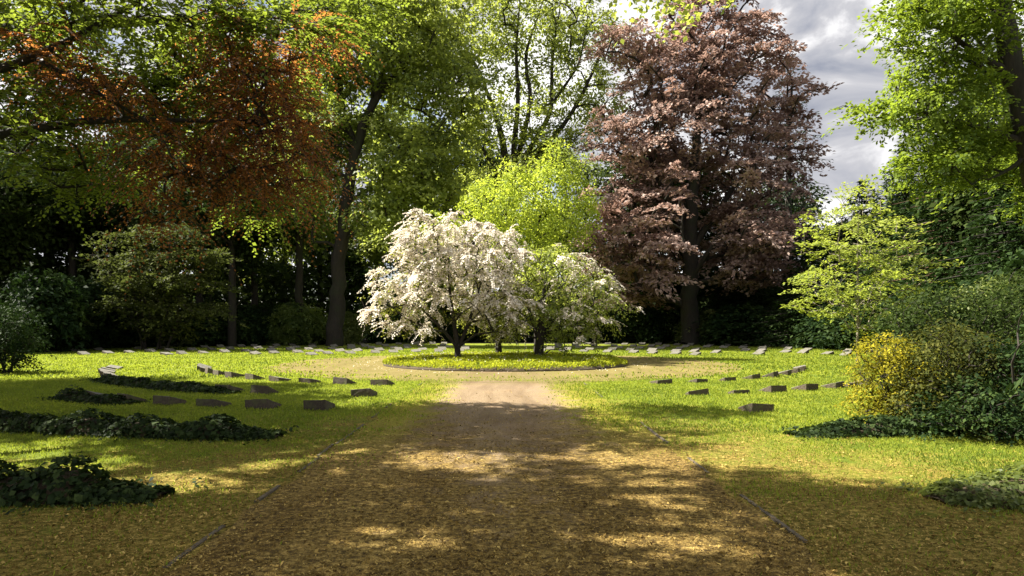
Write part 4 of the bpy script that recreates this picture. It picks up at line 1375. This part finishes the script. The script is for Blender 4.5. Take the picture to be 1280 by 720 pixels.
wA = woodland('straight dark trunk in the wood just outside the maple', 81, 'green_mid', 20, at(374, 428, 50) * (1, 1, 0))
wB = woodland('green crowned tree at the wood edge between maple and fan stemmed tree', 82, 'green_bright', 17, at(520, 427, 60) * (1, 1, 0), 5.0, .22)
wC = woodland('dark leaved tree standing behind the layered olive shrub', 83, 'green_dark', 18, at(290, 430, 47) * (1, 1, 0), 5.0, .25, 95)
DARKG = 'dark woodland trees round the clearing'
spots = [
    # px, Y, source, scale xy, scale z, material, label
    (318, 52, wA, .9, .95, 'green_dark', 'tall dark woodland tree two trunks outside the maple'),
    (250, 50, wC, 1.0, 1.05, None, 'dark woodland tree over the shrub behind the layered olive shrub'),
    (215, 50, wC, 1.1, 1.1, None, 'woodland tree with dark crown above the layered olive shrub'),
    (140, 50, wC, 1.0, 1.1, None, 'dark woodland tree beside the layered olive shrub'),
    (90, 48, wC, 1.0, 1.05, None, 'woodland tree with dark leaves over the shaded far corner'),
    (20, 47, wC, 1.0, 1.0, None, 'dark woodland tree behind the round dark shrub'),
    (-60, 47, wC, 1.0, .95, None, 'dark woodland tree at the outer edge behind the round shrub'),
    (-45, 42, wC, 1.1, 1.0, None, 'dark tree whose shade falls over the far grave rows by the shaded corner'),
    (-25, 50, wC, 1.1, 1.1, None, 'dark tree deep in the shaded corner beyond the far rows'),
    (60, 50, wA, 1.1, 1.0, 'green_dark', 'slim trunked tree deep in the dark wood'),
    (170, 57, wA, 1.1, 1.1, 'green_dark', 'tall slim trunk deep behind the olive shrub'),
    (265, 62, wA, 1.2, 1.2, 'green_bright', 'tall bright crowned tree deep behind the dark trunks'),
    (355, 66, wB, 1.2, 1.25, 'green_bright', 'bright green tree seen between the maple and the dark trunks'),
    (400, 62, wA, .8, 1.0, 'green_mid', 'slender tree whose stem shows close beside the maple'),
    (470, 66, wB, 1.3, 1.4, 'green_mid', 'leafy tree filling the wood behind the maple'),
    (560, 66, wB, 1.2, 1.3, 'green_mid', 'leafy tree behind the white blossom crown'),
    (610, 70, wA, 1.3, 1.15, 'green_dark', 'dark stem deep behind the luminous yellow green tree'),
    (710, 66, wB, 1.15, 1.2, 'green_mid', 'leafy tree between the yellow green tree and copper beech'),
    (770, 62, wC, 1.0, .75, None, 'low dark tree under the edge of the copper beech'),
    (840, 64, wC, 1.5, 1.35, None, 'dark woodland tree deep behind the copper beech trunk'),
    (935, 66, wC, 1.4, 1.1, None, 'dark woodland tree under the conifer beside the sky gap'),
    (1110, 56, wC, 1.3, .80, None, 'low woodland tree closing the far side of the sky gap'),
    (1180, 48, wC, 1.2, .95, None, 'woodland tree behind the broad conifer'),
    (1250, 44, wC, 1.0, 1.0, 'green_mid', 'woodland tree seen through the leafy green tree'),
    (1340, 30, wC, 1.0, 1.0, None, 'dark woodland tree outside the rhododendron side'),
]
rsp = random.Random(9)
for px_, Y_, src, sxy, sz, lm, lab in spots:
    p = at(px_, 0, Y_)
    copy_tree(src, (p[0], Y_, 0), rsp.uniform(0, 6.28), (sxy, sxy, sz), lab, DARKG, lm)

# understorey shrubs
def under(label, seed, leaf, base, h, w, ln=(.15, .26)):
    base = np.asarray(base, float)
    e = [(base + np.array([0, 0, h * .5]), np.array([w, w * .9, h * .5])), (base + np.array([w * .6, -.2, h * .35]), np.array([w * .6, w * .6, h * .35])), (base + np.array([-w * .6, 0, h * .38]), np.array([w * .6, w * .6, h * .38]))]
    return make_shrub('evergreen_shrub', label, base, e, 120, w * .22, (w * .2, w * .38), 80, ln, leaf, seed, h=h * .8, r_leaf=.010)


US = 'evergreen shrubs along the wood edge'
uA = under('rounded blue green shrub at the wood edge beside the layered olive shrub', 91, 'evergreen', at(252, 430, 48) * (1, 1, 0), 3.0, 1.7)
uA['group'] = US
uB = under('mid green shrub below the dark trunks outside the maple', 92, 'green_mid', at(372, 428, 50) * (1, 1, 0), 3.2, 1.9)
uB['group'] = US
shr = [
    (430, 52, uB, .9, .8, 'pale_shrub', 'pale shrub at the foot of the maple trunk'),
    (405, 52, uA, .8, .7, None, 'small dark shrub just outside the maple foot'),
    (320, 50, uA, 1.2, 1.0, None, 'dark shrub between blue green shrub and mid green shrub'),
    (285, 52, uA, 1.2, 1.3, None, 'tall dark shrub behind the blue green shrub'),
    (200, 46, uA, 1.5, 1.0, None, 'wide dark shrub under the layered olive shrub'),
    (150, 45, uA, 1.3, 1.3, None, 'dark shrub at the far corner of the shaded lawn'),
    (100, 42, uA, 1.4, 1.5, None, 'tall dark shrub closing the shaded far corner'),
    (55, 37, uA, 1.3, 1.5, None, 'tall dark shrub behind the round dark shrub'),
    (480, 56, uA, 1.3, 1.4, None, 'dark shrub behind the widest blossom tree'),
    (520, 58, uB, 1.2, 1.5, None, 'mid green shrub hidden partly by the widest blossom tree'),
    (570, 60, uA, 1.4, 1.6, None, 'dark shrub seen through the blossom trunks'),
    (640, 60, uA, 1.6, 1.3, None, 'dark shrub in the middle behind the bed'),
    (730, 58, uA, 1.5, 1.5, None, 'dark shrub past the greener blossom tree'),
    (790, 56, uA, 1.3, 1.3, None, 'dark shrub near the copper beech under its hanging edge'),
    (835, 58, uB, 1.2, 1.3, 'green_dark', 'dark leafy shrub close beside the copper beech trunk'),
    (890, 53, uA, 1.3, .9, 'pale_shrub', 'dull pale shrub on the sunny side of the copper beech trunk'),
    (882, 60, uA, 2.0, 2.6, None, 'tallest dark shrub closing the gap behind the copper beech trunk'),
    (820, 62, uA, 2.0, 2.2, None, 'high dark shrub behind the hanging edge of the copper beech'),
    (930, 50, uA, 1.7, 1.0, None, 'broad dark shrub between copper beech and low conifer'),
    (975, 49, uA, 1.3, .8, None, 'low dark shrub beyond the far rows before the low conifer'),
    (1040, 44, uA, 1.5, .9, None, 'low dark shrub seen beside the young tree trunk'),
    (1085, 40, uA, 1.4, 1.0, None, 'dark shrub behind the young tree trunk'),
    (1150, 36, uA, 1.5, 1.2, None, 'dark shrub beneath the broad conifer'),
    (1200, 30, uB, 1.3, .9, 'green_dark', 'leafy dark shrub at the red brown conifer foot'),
    (1250, 25, uA, 1.3, 1.1, None, 'dark shrub behind the pale grey green shrub'),
    (1330, 20, uA, 1.3, 1.3, None, 'dark shrub outside the pale grey green shrub'),
]
for px_, Y_, src, sxy, sz, lm, lab in shr:
    p = at(px_, 0, Y_)
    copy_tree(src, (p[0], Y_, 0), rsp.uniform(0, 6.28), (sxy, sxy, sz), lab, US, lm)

# the wood beyond, one dark mass of foliage
L = Leaves()
rng = np.random.default_rng(99)
n = 70000
ang = rng.uniform(-1.05, 1.05, n) * 1.0
rr = rng.uniform(58, 84, n)
x = rr * np.sin(ang)
y = rr * np.cos(ang)
side = np.clip(np.abs(ang) / .6, 0, 1)
hmax = np.where(ang < -.1, 9.0, np.where(ang > .42, 5.0, 6.5)) * (0.75 + 0.25 * np.sin(ang * 31) * np.sin(ang * 13 + 1))
z = rng.random(n) ** .8 * hmax
ls = rng.uniform(.5, 1.0, n)
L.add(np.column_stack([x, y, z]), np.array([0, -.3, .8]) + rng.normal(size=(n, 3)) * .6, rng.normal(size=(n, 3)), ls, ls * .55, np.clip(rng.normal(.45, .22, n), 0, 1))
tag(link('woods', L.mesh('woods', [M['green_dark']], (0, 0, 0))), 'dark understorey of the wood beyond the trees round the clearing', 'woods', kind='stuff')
